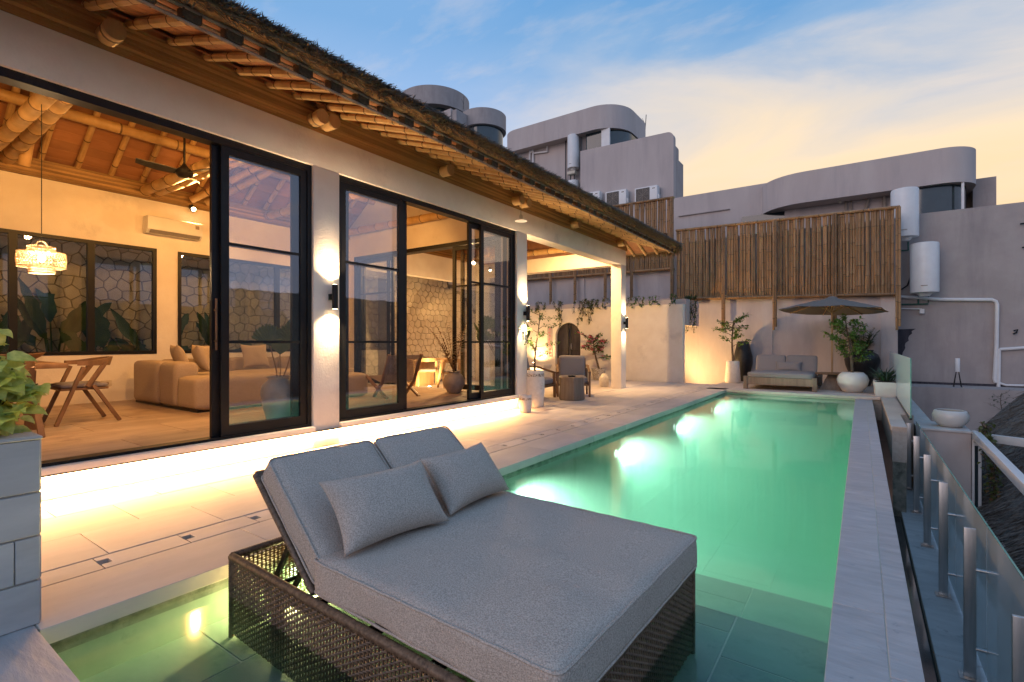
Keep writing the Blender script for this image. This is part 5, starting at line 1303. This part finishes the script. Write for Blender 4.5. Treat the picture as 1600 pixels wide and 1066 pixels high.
trail('creeper along the planter wall left of the corner pillar', (-6.9, 15.0, 2.48), 9, .35, 3, .6)
trail('low green creeper along the planter wall right of the corner pillar', (-5.3, 15.0, 2.49), 14, .28, 4, .85, mt=tree_m, dens=14, lw=.05)
trail('fern like creeper spilling over the end of the planter above the lit gap', (-4.26, 15.7, 2.50), 16, 1.5, 5, .18, mt=palm_m, dens=22, lw=.045)
trail('thin creeper over the left half of the arched gateway', (-8.5, 15.0, 2.48), 4, 1.3, 6, .15)

# ------------------------------------------------------------------ far wall and bamboo fences
bw = thing('boundary_wall', 'tall weathered plaster wall at the end of the pool terrace', 'wall', (-5, 17.1, 0), world=True)
bx1 = at(1403, 500, Y=17).x
build('wall', MB().box((-12, 17, -1.5), (bx1 - .002, 17.2, 4.55)), plaster_old, bw)
for a, b in ((1190, 1207), (1376, 1402), (1040, 1052), (905, 913)):
    build('pilaster', MB().box((at(a, 500, Y=16.95).x, 16.955, -.1), (at(b, 500, Y=16.95).x, 16.998, 2.75 if a > 1100 else 3.7)), plaster_old, bw)
def fence(label, x0, x1, zb, zt, zb1, zt1, bays, drops, pitch, Y):
    t = thing('bamboo_fence', label, 'fence', ((x0 + x1) / 2, Y, zb), world=True)
    f = lambda x, a, b: a + (b - a) * (x - x0) / (x1 - x0)
    n = int((x1 - x0) / pitch); hh = max(zt - zb, zt1 - zb1)
    mes = [MB().bamboo((0, 0, 0), (.012 * (k - 2), 0, hh - .02), .034 + .003 * (k % 3), .42 + .05 * k, 7, bend=.01).mesh('bamboo_pole', [fence_m, ring_m], True) for k in range(5)]
    for i in range(n):
        x = x0 + (i + .5) * pitch
        if any(abs(x - b) < .05 for b in bays): continue
        o = inst('bamboo_pole', random.choice(mes), t, (x + random.uniform(-.008, .008), Y + random.uniform(-.012, .012), f(x, zb, zb1)), rz=random.uniform(0, 6.3), sc=(1, 1, (f(x, zt, zt1) - f(x, zb, zb1)) / hh))
    for b, d in zip(bays, drops):
        for q in (-.025, .03): build('post', MB().bamboo((b + q, Y - .085, d + .1 * (q > 0)), (b + q, Y - .085, f(b, zt, zt1)), .032, .45, 8), [fence_m, ring_m], t, smooth=True)
    for (a, b, dy, r_) in ((zb, zb1, -.06, .04), (zt, zt1, -.06, .042), (zt + .02, zt1 + .02, .06, .035), (zb - .015, zb1 - .015, .05, .035)):
        build('rail', MB().bamboo((x0, Y + dy, a), (x1, Y + dy, b), r_, .55, 8), [fence_m, ring_m], t, smooth=True)
    return t
Yf = 16.86
a_, b_, c_, d_ = at(1057, 361, Y=Yf), at(1406, 324, Y=Yf), at(1057, 467, Y=Yf), at(1404, 460, Y=Yf)
fence('long brown bamboo fence on top of the far wall behind the parasol', a_.x, b_.x, c_.z, a_.z, d_.z, b_.z, [at(p, 400, Y=Yf).x for p in (1131, 1211, 1304, 1403)], [at(1131, 516, Y=Yf).z, at(1211, 516, Y=Yf).z, at(1304, 516, Y=Yf).z, at(1404, 516, Y=Yf).z], .0715, Yf)
a_, b_, c_, d_ = at(820, 344, Y=Yf), at(1053, 309, Y=Yf), at(823, 437, Y=Yf), at(1051, 420, Y=Yf)
fence('taller bamboo fence behind the thatched roof corner', -11.8, b_.x, c_.z, b_.z + .1, d_.z, b_.z, [at(p, 400, Y=Yf).x for p in (862, 900, 947, 988, 1051)], [at(900, 474, Y=Yf).z] * 3 + [at(988, 470, Y=Yf).z, at(1051, 470, Y=Yf).z], .076, Yf)

# ------------------------------------------------------------------ neighbouring buildings
def outline(x0, x1, y0, y1, rl, rr_, n=10):
    # plan outline (ccw) with round corners: rl on the left corners, rr_ on the right ones
    p = []
    for cx_, cy_, r_, a0 in ((x0 + rl, y0 + rl, rl, 180), (x1 - rr_, y0 + rr_, rr_, 270), (x1 - rr_, y1 - rr_, rr_, 0), (x0 + rl, y1 - rl, rl, 90)):
        for i in range(n + 1): a = R(a0 + 90 * i / n); p.append((cx_ + r_ * math.cos(a), cy_ + r_ * math.sin(a)))
    return p
def slab(nm, pl, z0, z1, mt, par, bev=.03): return build(nm, MB().prism(pl, 'z', z0, z1), mt, par, smooth=True, ang=30)
def heater(label, c, r_, h, group='white water heaters on the neighbour walls'):
    t = thing('water_heater', label, 'water heater', c, 0, group)
    build('tank', MB().lathe([(.02, -.03), (r_ * .5, -.03), (r_ * .55, .0), (r_ * .98, .01), (r_, .04), (r_, h - .05), (r_ * .96, h - .015), (r_ * .8, h), (.01, h + .01)], n=32), plastic_m, t, smooth=True, ang=50)
    build('cap', MB().lathe([(.01, -.10), (r_ * .35, -.09), (r_ * .5, -.031)], n=20), plastic_m, t, smooth=True)
    build('name_plate', MB().box((-.10, -r_ - .004, .17), (.04, -r_ + .02, .19)), greyclay_m, t)
    build('bracket', MB().box((-.1, r_ * .7, h * .2), (.1, r_ + .12, h * .25)).box((-.1, r_ * .7, h * .75), (.1, r_ + .12, h * .8)), dark_m, t)
    return t
def condenser(label, c, w_=1.0, h=.68):
    t = thing('condenser_unit', label, 'air conditioner', c, 0, 'outdoor air conditioner units on the neighbour building')
    build('case', MB().box((-w_ / 2, -.16, 0), (w_ / 2, .18, h)), plastic_m, t, bev=.02)
    build('fan_recess', MB().box((-w_ / 2 + .06, -.168, .05), (w_ / 2 - .34, -.158, h - .05)), dark_m, t)
    m = MB(); cx_ = -w_ / 2 + .06 + (w_ - .40) / 2
    for k in range(1, 8): m.tube([(cx_ + .04 * k * math.cos(2 * PI * i / 20), -.175, h / 2 + .04 * k * math.sin(2 * PI * i / 20)) for i in range(21)], .005, 4, False)
    for k in range(8): m.bar((cx_, -.176, h / 2), (cx_ + .29 * math.cos(PI * k / 4), -.176, h / 2 + .29 * math.sin(PI * k / 4)), .008, .004, up=(0, 1, 0))
    o = build('grille', m, greyclay_m, t); o['kind'] = 'stuff'
    build('valve_cover', MB().box((w_ / 2 + .002, -.10, .08), (w_ / 2 + .05, .10, .3)), plastic_m, t, bev=.01)
    build('badge', MB().box((w_ / 2 - .22, -.165, h - .14), (w_ / 2 - .10, -.158, h - .10)), dkwall_m, t)
    return t
def antenna(label, c, h): 
    t = thing('antenna', label, 'antenna', c); build('mast', MB().tube([(0, 0, 0), (.06, 0, h)], .02, 5), dark_m, t); build('arm', MB().bar((.02, 0, h * .4), (-.16, 0, h * .85), .015), dark_m, t)
# middle building
mb_ = thing('neighbour_building', 'rounded pale apartment building rising behind the thatched roof', 'building', (-12, 24, -4), world=True)
slab('roof_band', outline(-16.2, -9.2, 22, 26.5, 1.0, 1.5), 11.45, 12.58, render_mauve, mb_)
build('wall', MB().box((-15.6, 22.55, -4), (-11.2, 27, 11.45)), render_mauve, mb_)
build('window', MB().prism(outline(-11.19, -9.25, 22.3, 26, .1, 1.3), 'z', 8, 11.448), dkwall_m, mb_, smooth=True, ang=30)
build('mullion', MB().box((at(940, 225, Y=22.25).x, 22.22, 9.5), (at(953, 225, Y=22.25).x, 22.29, 11.44)), white_m, mb_)
sx0, sx1 = at(909, 260, Y=21.9).x, at(1054, 260, Y=21.9).x
pl = [(sx0, -4), (sx1, -4), (sx1, 10.36 - .28)] + [(sx1 - .28 + .28 * math.cos(PI / 2 * i / 8), 10.36 - .28 + .28 * math.sin(PI / 2 * i / 8)) for i in range(1, 9)] + [(sx0, 10.46)]
build('parapet_wall', MB().prism(pl, 'y', 21.75, 22.05), render_mauve, mb_)
build('side_wall', MB().box((sx1 - .3, 22.052, -4), (sx1, 23.2, 9.3)), render_grey, mb_)
slab('roof_band', outline(-10.4, -8.0, 24.5, 28, .8, 1.2), 10.4, 11.5, render_grey, mb_)
build('annex_wall', MB().box((-20, 23.5, -4), (-15.62, 27, 12.2)), render_mauve, mb_)
m = MB()
for pts in (((828, 228), (827, 300)), ((833, 236), (832, 300)), ((832, 240), (855, 237), (855, 227)), ((828, 240), (838, 228))): m.tube([at(px, py, Y=22.46) for px, py in pts], .045, 6)
build('drain_pipe', m, white_m, mb_, smooth=True)
build('drain_pipe', MB().tube([at(884, 218, Y=22.4), at(884, 300, Y=22.4)], .03, 6).tube([at(908, 215, Y=22.2), at(908, 310, Y=22.2)], .03, 6), dark_m, mb_, smooth=True)
c = at(896, 264, Y=22.2); heater('upper white water heater beside the dark window of the middle building', c, .30, at(896, 212, Y=22.2).z - c.z)
c = at(896, 312, Y=22.2); heater('lower white water heater just above the thatch on the middle building', c, .30, at(896, 283, Y=22.2).z - c.z)
ct_ = thing('camera_box', 'weathered junction box with cables between two white water heaters', 'junction box', at(895, 280, Y=22.2)); build('hood', MB().box((-.22, -.2, .2), (.22, .15, .36)), clay_m, ct_, bev=.03); build('valves', MB().tube([(-.12, 0, .2), (-.12, -.02, -.1)], .03, 6).tube([(.08, 0, .2), (.1, -.03, -.1)], .025, 6).tube([(-.3, -.02, -.1), (.25, -.02, -.06)], .02, 6), dark_m, ct_)
for px, py, lb, w_ in ((1011, 318, 'largest outdoor air conditioner unit, right above the bamboo fence', 1.02), (964, 323, 'middle outdoor air conditioner unit above the thatch', 1.0), (924, 325, 'leftmost outdoor air conditioner unit half hidden by the thatch', .98)): condenser(lb, at(px, py, Y=21.5), w_, .70)
antenna('thin antenna on the middle building roof', at(1008, 206, Y=26), .9)
# left tower
tw = thing('neighbour_tower', 'stepped round topped tower behind the ridge of the thatched roof', 'building', (-20, 30, -4), world=True)
def drum(nm, c, r_, z0, z1, mt): return build(nm, MB().lathe([(r_, z0), (r_, z1), (r_ - .02, z1 + .02), (.01, z1 + .02)], (c[0], c[1], 0), 48), mt, tw, smooth=True, ang=40)
ta = at(648, 137, Y=26); R1 = 2.7; cA = (ta.x - .4, ta.y + R1 * .93)
drum('roof_band', cA, R1, ta.z - 1.35, ta.z, render_grey)
drum('wall', cA, R1 - .55, -4, ta.z - 1.351, dkwall_m)
wa = at(709, 172, Y=25.5); wb_ = at(668, 181, Y=25.5)
build('parapet_wall', MB().prism([(wb_.x - 3, -4), (wa.x, -4), (wa.x, wa.z), (wb_.x - 3, wa.z - .1)], 'y', 25.2, 25.5), render_mauve, tw)
build('pier', MB().box((wa.x + .01, 25.3, -4), (wa.x + .42, 27, wa.z - .12)), render_grey, tw)
tb2_ = at(735, 171.5, Y=26.5); cB = (tb2_.x - .05, tb2_.y + 1.5); R2 = 1.62
drum('roof_band', cB, R2, tb2_.z - 1.1, tb2_.z, render_grey); drum('wall', cB, R2 - .22, -4, tb2_.z - 1.101, dkwall_m)
antenna('pair of thin antennas on the left tower', at(724, 171, Y=27), .9)
# right building with the long curved band
rb_ = thing('neighbour_house', 'long low building with a curved grey roof band above the bamboo fence', 'building', (0, 20.5, -4), world=True)
slab('roof_band', outline(-3.05, 2.76, 19, 23.5, 1.55, .90, 14), 5.80, 6.82, render_mauve, rb_)
build('wall', MB().box((-2.2, 19.75, -4), (1.62, 23, 5.798)), plaster_old, rb_)
build('window', MB().prism(outline(1.3, 2.55, 19.2, 22, .1, .75), 'z', 3.5, 5.798), dkwall_m, rb_, smooth=True, ang=30)
build('mullion', MB().box((2.36, 19.2, 3.6), (2.42, 19.28, 5.79)), white_m, rb_)
build('annex_wall', MB().box((at(1056, 320, Y=20).x - 1, 20, -4), (-2.75, 20.3, 6.93)), render_mauve, rb_)
build('annex_ledge', MB().box((at(1060, 335, Y=19.95).x, 19.93, 6.16), (at(1140, 335, Y=19.95).x, 19.998, 6.19)), render_grey, rb_)
build('recess_shade', MB().box((-3.6, 19.9, 4.3), (-2.1, 19.99, at(1175, 337, Y=19.9).z)), dkwall_m, rb_)  # flat dark panel: the shade of an opening given as colour
build('stair_block', MB().box((2.78, 20.5, -4), (3.3, 22, 6.15)), render_grey, rb_)
m = MB()
for pts, r_ in ((((1322, 306), (1322, 332)), .04), (((1331, 330), (1330, 312), (1352, 303)), .03), (((1360, 302), (1352, 330)), .05), (((1382, 300), (1382, 326)), .06)): m.tube([at(px, py, Y=19.66) for px, py in pts], r_, 6)
build('drain_pipe', m, greyclay_m, rb_, smooth=True)
build('flood_lamp', MB().bar(at(1306, 312, Y=19.6), at(1314, 316, Y=19.5), .10, .08), clay_m, rb_)
# grey building to the right with pipes and heaters
gb = thing('grey_building', 'plain grey rendered building wall at the right with pipes along it', 'building', (4, 19, -4), world=True)
GY = 18.2
build('wall', MB().box((-1.2, GY, -4), (9, GY + .3, 4.83)), render_grey, gb)
build('footing', MB().box((.6, GY - .05, -.3), (9, GY - .001, .08)), dash_m, gb)
m = MB(); r_ = random.Random(3); x0, x1 = at(1396, 540, Y=GY).x - .6, at(1424, 540, Y=GY).x; z0, z1 = .7, at(1415, 514, Y=GY).z
pl = [(x0, z0), (x1 - .25, z0)] + [(x1 - .25 + .28 * i / 13 + r_.uniform(-.03, .03), z0 + (z1 - z0) * i / 13) for i in range(1, 13)] + [(x1 + .1, z1), (x0, z1 - .03)]
build('paint_patch', m.prism(pl, 'y', GY - .004, GY - .0005), dash_m, gb)
def pipe(pxs, r_, mt, nm='pipe', Y=GY - .07): build(nm, MB().tube([at(px, py, Y=Y) for px, py in pxs], r_, 8), mt, gb, smooth=True)
pipe([(1380, 462), (1470, 468), (1550, 468.5), (1556, 471), (1558, 476), (1557, 540), (1554, 592), (1556, 598)], .045, white_m)
pipe([(1561, 545), (1560, 608)], .04, white_m); pipe([(1562, 546), (1600, 543.5), (1660, 540)], .04, white_m); pipe([(1557, 597), (1572, 602), (1620, 603)], .028, white_m)
pipe([(1380, 482), (1440, 483), (1441, 487)], .014, white_m)
build('pipe_cap', MB().box(at(1437, 483, Y=GY - .1), at(1444, 490, Y=GY - .02)), plastic_m, gb)
pipe([(1380, 476), (1450, 475), (1451, 462)], .02, green_m); pipe([(1435, 475), (1435, 462)], .02, green_m); pipe([(1406, 392), (1419, 391), (1419, 378)], .022, green_m)
pipe([(1400, 458), (1418, 446), (1424, 430), (1424, 396)], .02, cable_m, 'cable'); pipe([(1584, 517), (1590, 515), (1588, 520), (1583, 522)], .02, cable_m, 'cable'); pipe([(1597, 387), (1610, 385)], .02, cable_m, 'cable'); pipe([(1594, 350), (1610, 348)], .02, cable_m, 'cable')
for (px, y0, y1, lb) in ((1413.5, 372, 296, 'upper white water heater in front of the curved roof band, beside the bamboo fence'), (1444.5, 458, 380, 'lower white water heater on the grey wall above the pipes')):
    c = at(px, y0, Y=17.75); heater(lb, c, .318, at(px, y1, Y=17.75).z - c.z)
# lower neighbour terrace with a tripod lamp
tl_ = thing('terrace_wall', 'grey plastered terrace wall below the neighbour building at the right', 'wall', (4, 17.3, -4), world=True)
build('wall', MB().box((bx1, 16.98, -4), (9, GY - .052, .02)), render_grey, tl_)
build('pilaster', MB().box((at(1423, 620, Y=16.9).x, 16.93, -4), (at(1446, 620, Y=16.9).x, 16.979, .015)), render_grey, tl_)
tp = thing('tripod_lamp', 'white tube lamp on thin black legs standing on the grey terrace wall', 'lamp', at(1496, 607, Y=17.4))
tp.location.z = .02; th_ = at(1496, 560, Y=17.4).z - .02
build('shade', MB().lathe([(.048, th_ * .53), (.05, th_ * .54), (.05, th_ * .99), (.044, th_), (.002, th_)], n=18), white_m, tp, smooth=True, ang=40)
for k in range(4): a = PI / 4 + PI / 2 * k; build('leg', MB().bar((.11 * math.cos(a), .11 * math.sin(a), 0), (.03 * math.cos(a), .03 * math.sin(a), th_ * .56), .014), black_m, tp)

# ------------------------------------------------------------------ glass balustrades and the right side
gl = thing('glass_balustrade', 'low glass balustrade on steel posts along the walkway beside the infinity edge', 'balustrade', (.68, 5, -1.2), world=True)
pys = [1.98 + 1.407 * k for k in range(7)]
for y in pys:
    p = build('post', MB().box((.60, y - .012, -1.188), (.668, y + .012, -.127)), steel_m, gl, bev=.003)
    build('base_plate', MB().box((.575, y - .05, -1.2), (.69, y + .05, -1.188)), steel_m, p)
    for z in (-.42, -.98):
        m = MB().lathe([(.014, -.005), (.014, .062), (.026, .063), (.026, .070), (.002, .071)], n=12); m.v = [(v[2] + .668, v[0] + y, v[1] + z) for v in m.v]; build('clamp', m, steel_m, p, smooth=True, ang=40)
for a, b in zip([.4] + pys, pys + [10.34]):
    if b - a < .1: continue
    o = build('glass_pane', MB().box((.722, a + .01, -1.17), (.732, b - .01, -.095)), rail_glass_m, gl)
    build('glass_edge', MB().box((.7215, a + .01, -.0945), (.7325, b - .01, -.091)), edge_m, o)
gs = thing('glass_screen', 'frameless glass screen beside the cream square planters', 'glass screen', (.62, 12, 0), world=True)
zt_s = at(1423, 560, X=.62).z; ys = at(1423, 560, X=.62).y
for a, b in ((ys, 12.4), (12.41, 15.4), (15.41, 16.9)):
    build('glass_pane', MB().box((.615, a, .03), (.627, b, zt_s)), rail_glass_m, gs)
build('glass_edge', MB().box((.6145, ys - .006, .03), (.6275, ys - .0005, zt_s)), edge_m, gs)
build('shoe', MB().box((.605, ys, .0), (.637, 16.9, .03)), dark_m, gs)
pr_ = thing('stone_parapet', 'pale stone parapet and pillar carrying the white bowl planter', 'wall', (1.0, 12, -4), world=True)
build('pillar', MB().box((.745, 10.37, -4), (1.385, 11.3, -.215)), plaster_old, pr_)
build('parapet', MB().box((.745, 11.302, -4), (.98, 16.9, -.215)), plaster_old, pr_)
build('coping', MB().box((.735, 10.35, -.213), (1.40, 11.32, -.18)), coping_m, pr_, bev=.004); build('coping', MB().box((.735, 11.322, -.213), (1.0, 16.9, -.18)), coping_m, pr_, bev=.004)
cw = thing('white_column', 'white corner trim beside the climbing vine', 'column', (1.45, 10.5, -4)); build('shaft', MB().box((-.052, -.1, 0), (.06, .1, 3.75)), white_m, cw, bev=.005); build('glazing', MB().box((-.02, -.104, 1.0), (.02, -.1, 3.6)), dkwall_m, cw)
bp = thing('bowl_planter', 'wide white bowl planter standing on the stone pillar', 'planter', (1.19, 10.78, -.18))
build('bowl', MB().lathe([(.12, 0), (.15, .01), (.225, .10), (.238, .18), (.21, .255), (.185, .268), (.175, .262), (.20, .2), (.2, .16), (.002, .15)], n=40), bowl_m, bp, smooth=True, ang=60)
build('soil', MB().lathe([(.192, .20), (.002, .205)], n=24), soil_m, bp)
m = MB()
for i in range(14): m.leaf((.16 + random.uniform(-.03, .03), random.uniform(-.08, .08), .24), (1, random.uniform(-.5, .5), random.uniform(-.2, .5)), .025, .06)
build('sprigs', m, vine_m, bp)
def beam(label, p, q): 
    t = thing('pergola_beam', label, 'beam', (p + q) / 2, world=True); build('beam', MB().bar(p, q, .09, .12), white_m, t, bev=.006); build('end_plate', MB().bar(p, p + (q - p).normalized() * .012, .11, .14), steel_m, t); return t
beam('white steel beam sloping down towards the camera over the lower thatch', at(1524, 679, Y=10.4), at(1610, 768, Y=7.4))
beam('white steel beam running right across the lower thatch', at(1541, 684, Y=10.7), at(1640, 697, Y=9.9))
vn = thing('climbing_vine', 'green and red vine climbing down beside the stone pillar', 'plant', (1.50, 10.35, -.1)); st = MB(); lf = MB(); l2 = MB()
for k in range(7):
    pts = [Vector((random.uniform(-.05, .12) + .02 * i, random.uniform(-.05, .05), .08 - .17 * i)) for i in range(9)]; st.tube(pts, .006, 4, False)
    for q in range(46):
        f = random.random() * 7.99; c = pts[int(f)].lerp(pts[int(f) + 1], f % 1) + Vector((random.uniform(-.06, .06), random.uniform(-.08, .04), 0)); (l2 if random.random() < .22 else lf).leaf(c, (random.uniform(-1, 1), random.uniform(-1, .3), random.uniform(-1, .5)), .045, .065)
build('stems', st, bark_m, vn); build('leaves', lf, vine_m, vn); build('red_leaves', l2, dry_m, vn)
wd = thing('wall_weed', 'small leafless shrub growing against the grey terrace wall', 'plant', at(1565, 650, Y=16.6)); tr, lf, fl = branchy(.55, .32, 9, 7, 0, 77, r0=.012, start=.1, ll=.05, lw=.03); build('stems', tr, bark_m, wd); build('leaves', lf, grassy_m, wd)
lr = thing('lower_thatch_roof', 'dark thatched roof of a lower pavilion at the right edge', 'roof', (3, 9, -2), world=True)
m = MB(); nx, ny = 26, 60; vs = []
for i in range(nx + 1):
    for j in range(ny + 1):
        x = 1.50 + 3.4 * i / nx; y = 2.0 + 12.5 * j / ny; vs.append((x + .04 * NZ.noise(Vector((x * 3, y * 3, 1))), y, -1.36 + 1.22 * (x - 1.5) + .05 * NZ.noise(Vector((x * 2, y * 9, 4))) + .03 * NZ.noise(Vector((x * 12, y * 16, 2)))))
m.add(vs, [(i * (ny + 1) + j, (i + 1) * (ny + 1) + j, (i + 1) * (ny + 1) + j + 1, i * (ny + 1) + j + 1) for i in range(nx) for j in range(ny)])
m.add([(1.5, 2, -1.36), (1.5, 14.5, -1.36), (1.62, 14.5, -1.6), (1.62, 2, -1.6), (4.9, 2, 2.6), (4.9, 14.5, 2.6)], [(0, 1, 2, 3), (3, 2, 5, 4)])
build('thatch', m, thatchdark_m, lr, smooth=True, ang=80)
def lowlay():
    y = rr.uniform(4, 14.4); u = rr.random() ** 1.5; x = 1.5 + 1.3 * u
    return (x, y, -1.35 + 1.22 * (x - 1.5)), (-1, rr.uniform(-.5, .5), -1.1 + rr.uniform(.0, .7)), rr.uniform(.10, .28), 0
o = build('straw', blades(7000, lowlay, .006, .018), [thatchdark_m, thatch_m], lr); o['kind'] = 'stuff'
hl_ = thing('hanging_lantern', 'small clear hanging lamp under the eave above the corner column', 'lantern', at(814, 346, X=-4.86))
build('dish', MB().lathe([(.005, .0), (.11, .004), (.11, .012), (.005, .014)], n=18), plastic_m, hl_, smooth=True, ang=30); build('globe', MB().lathe([(.002, .02), (.03, .04), (.03, .10), (.012, .12)], n=12), win_glass_m, hl_, smooth=True); build('wire', MB().tube([(0, 0, .12), (0, 0, .36)], .004, 4), dark_m, hl_)
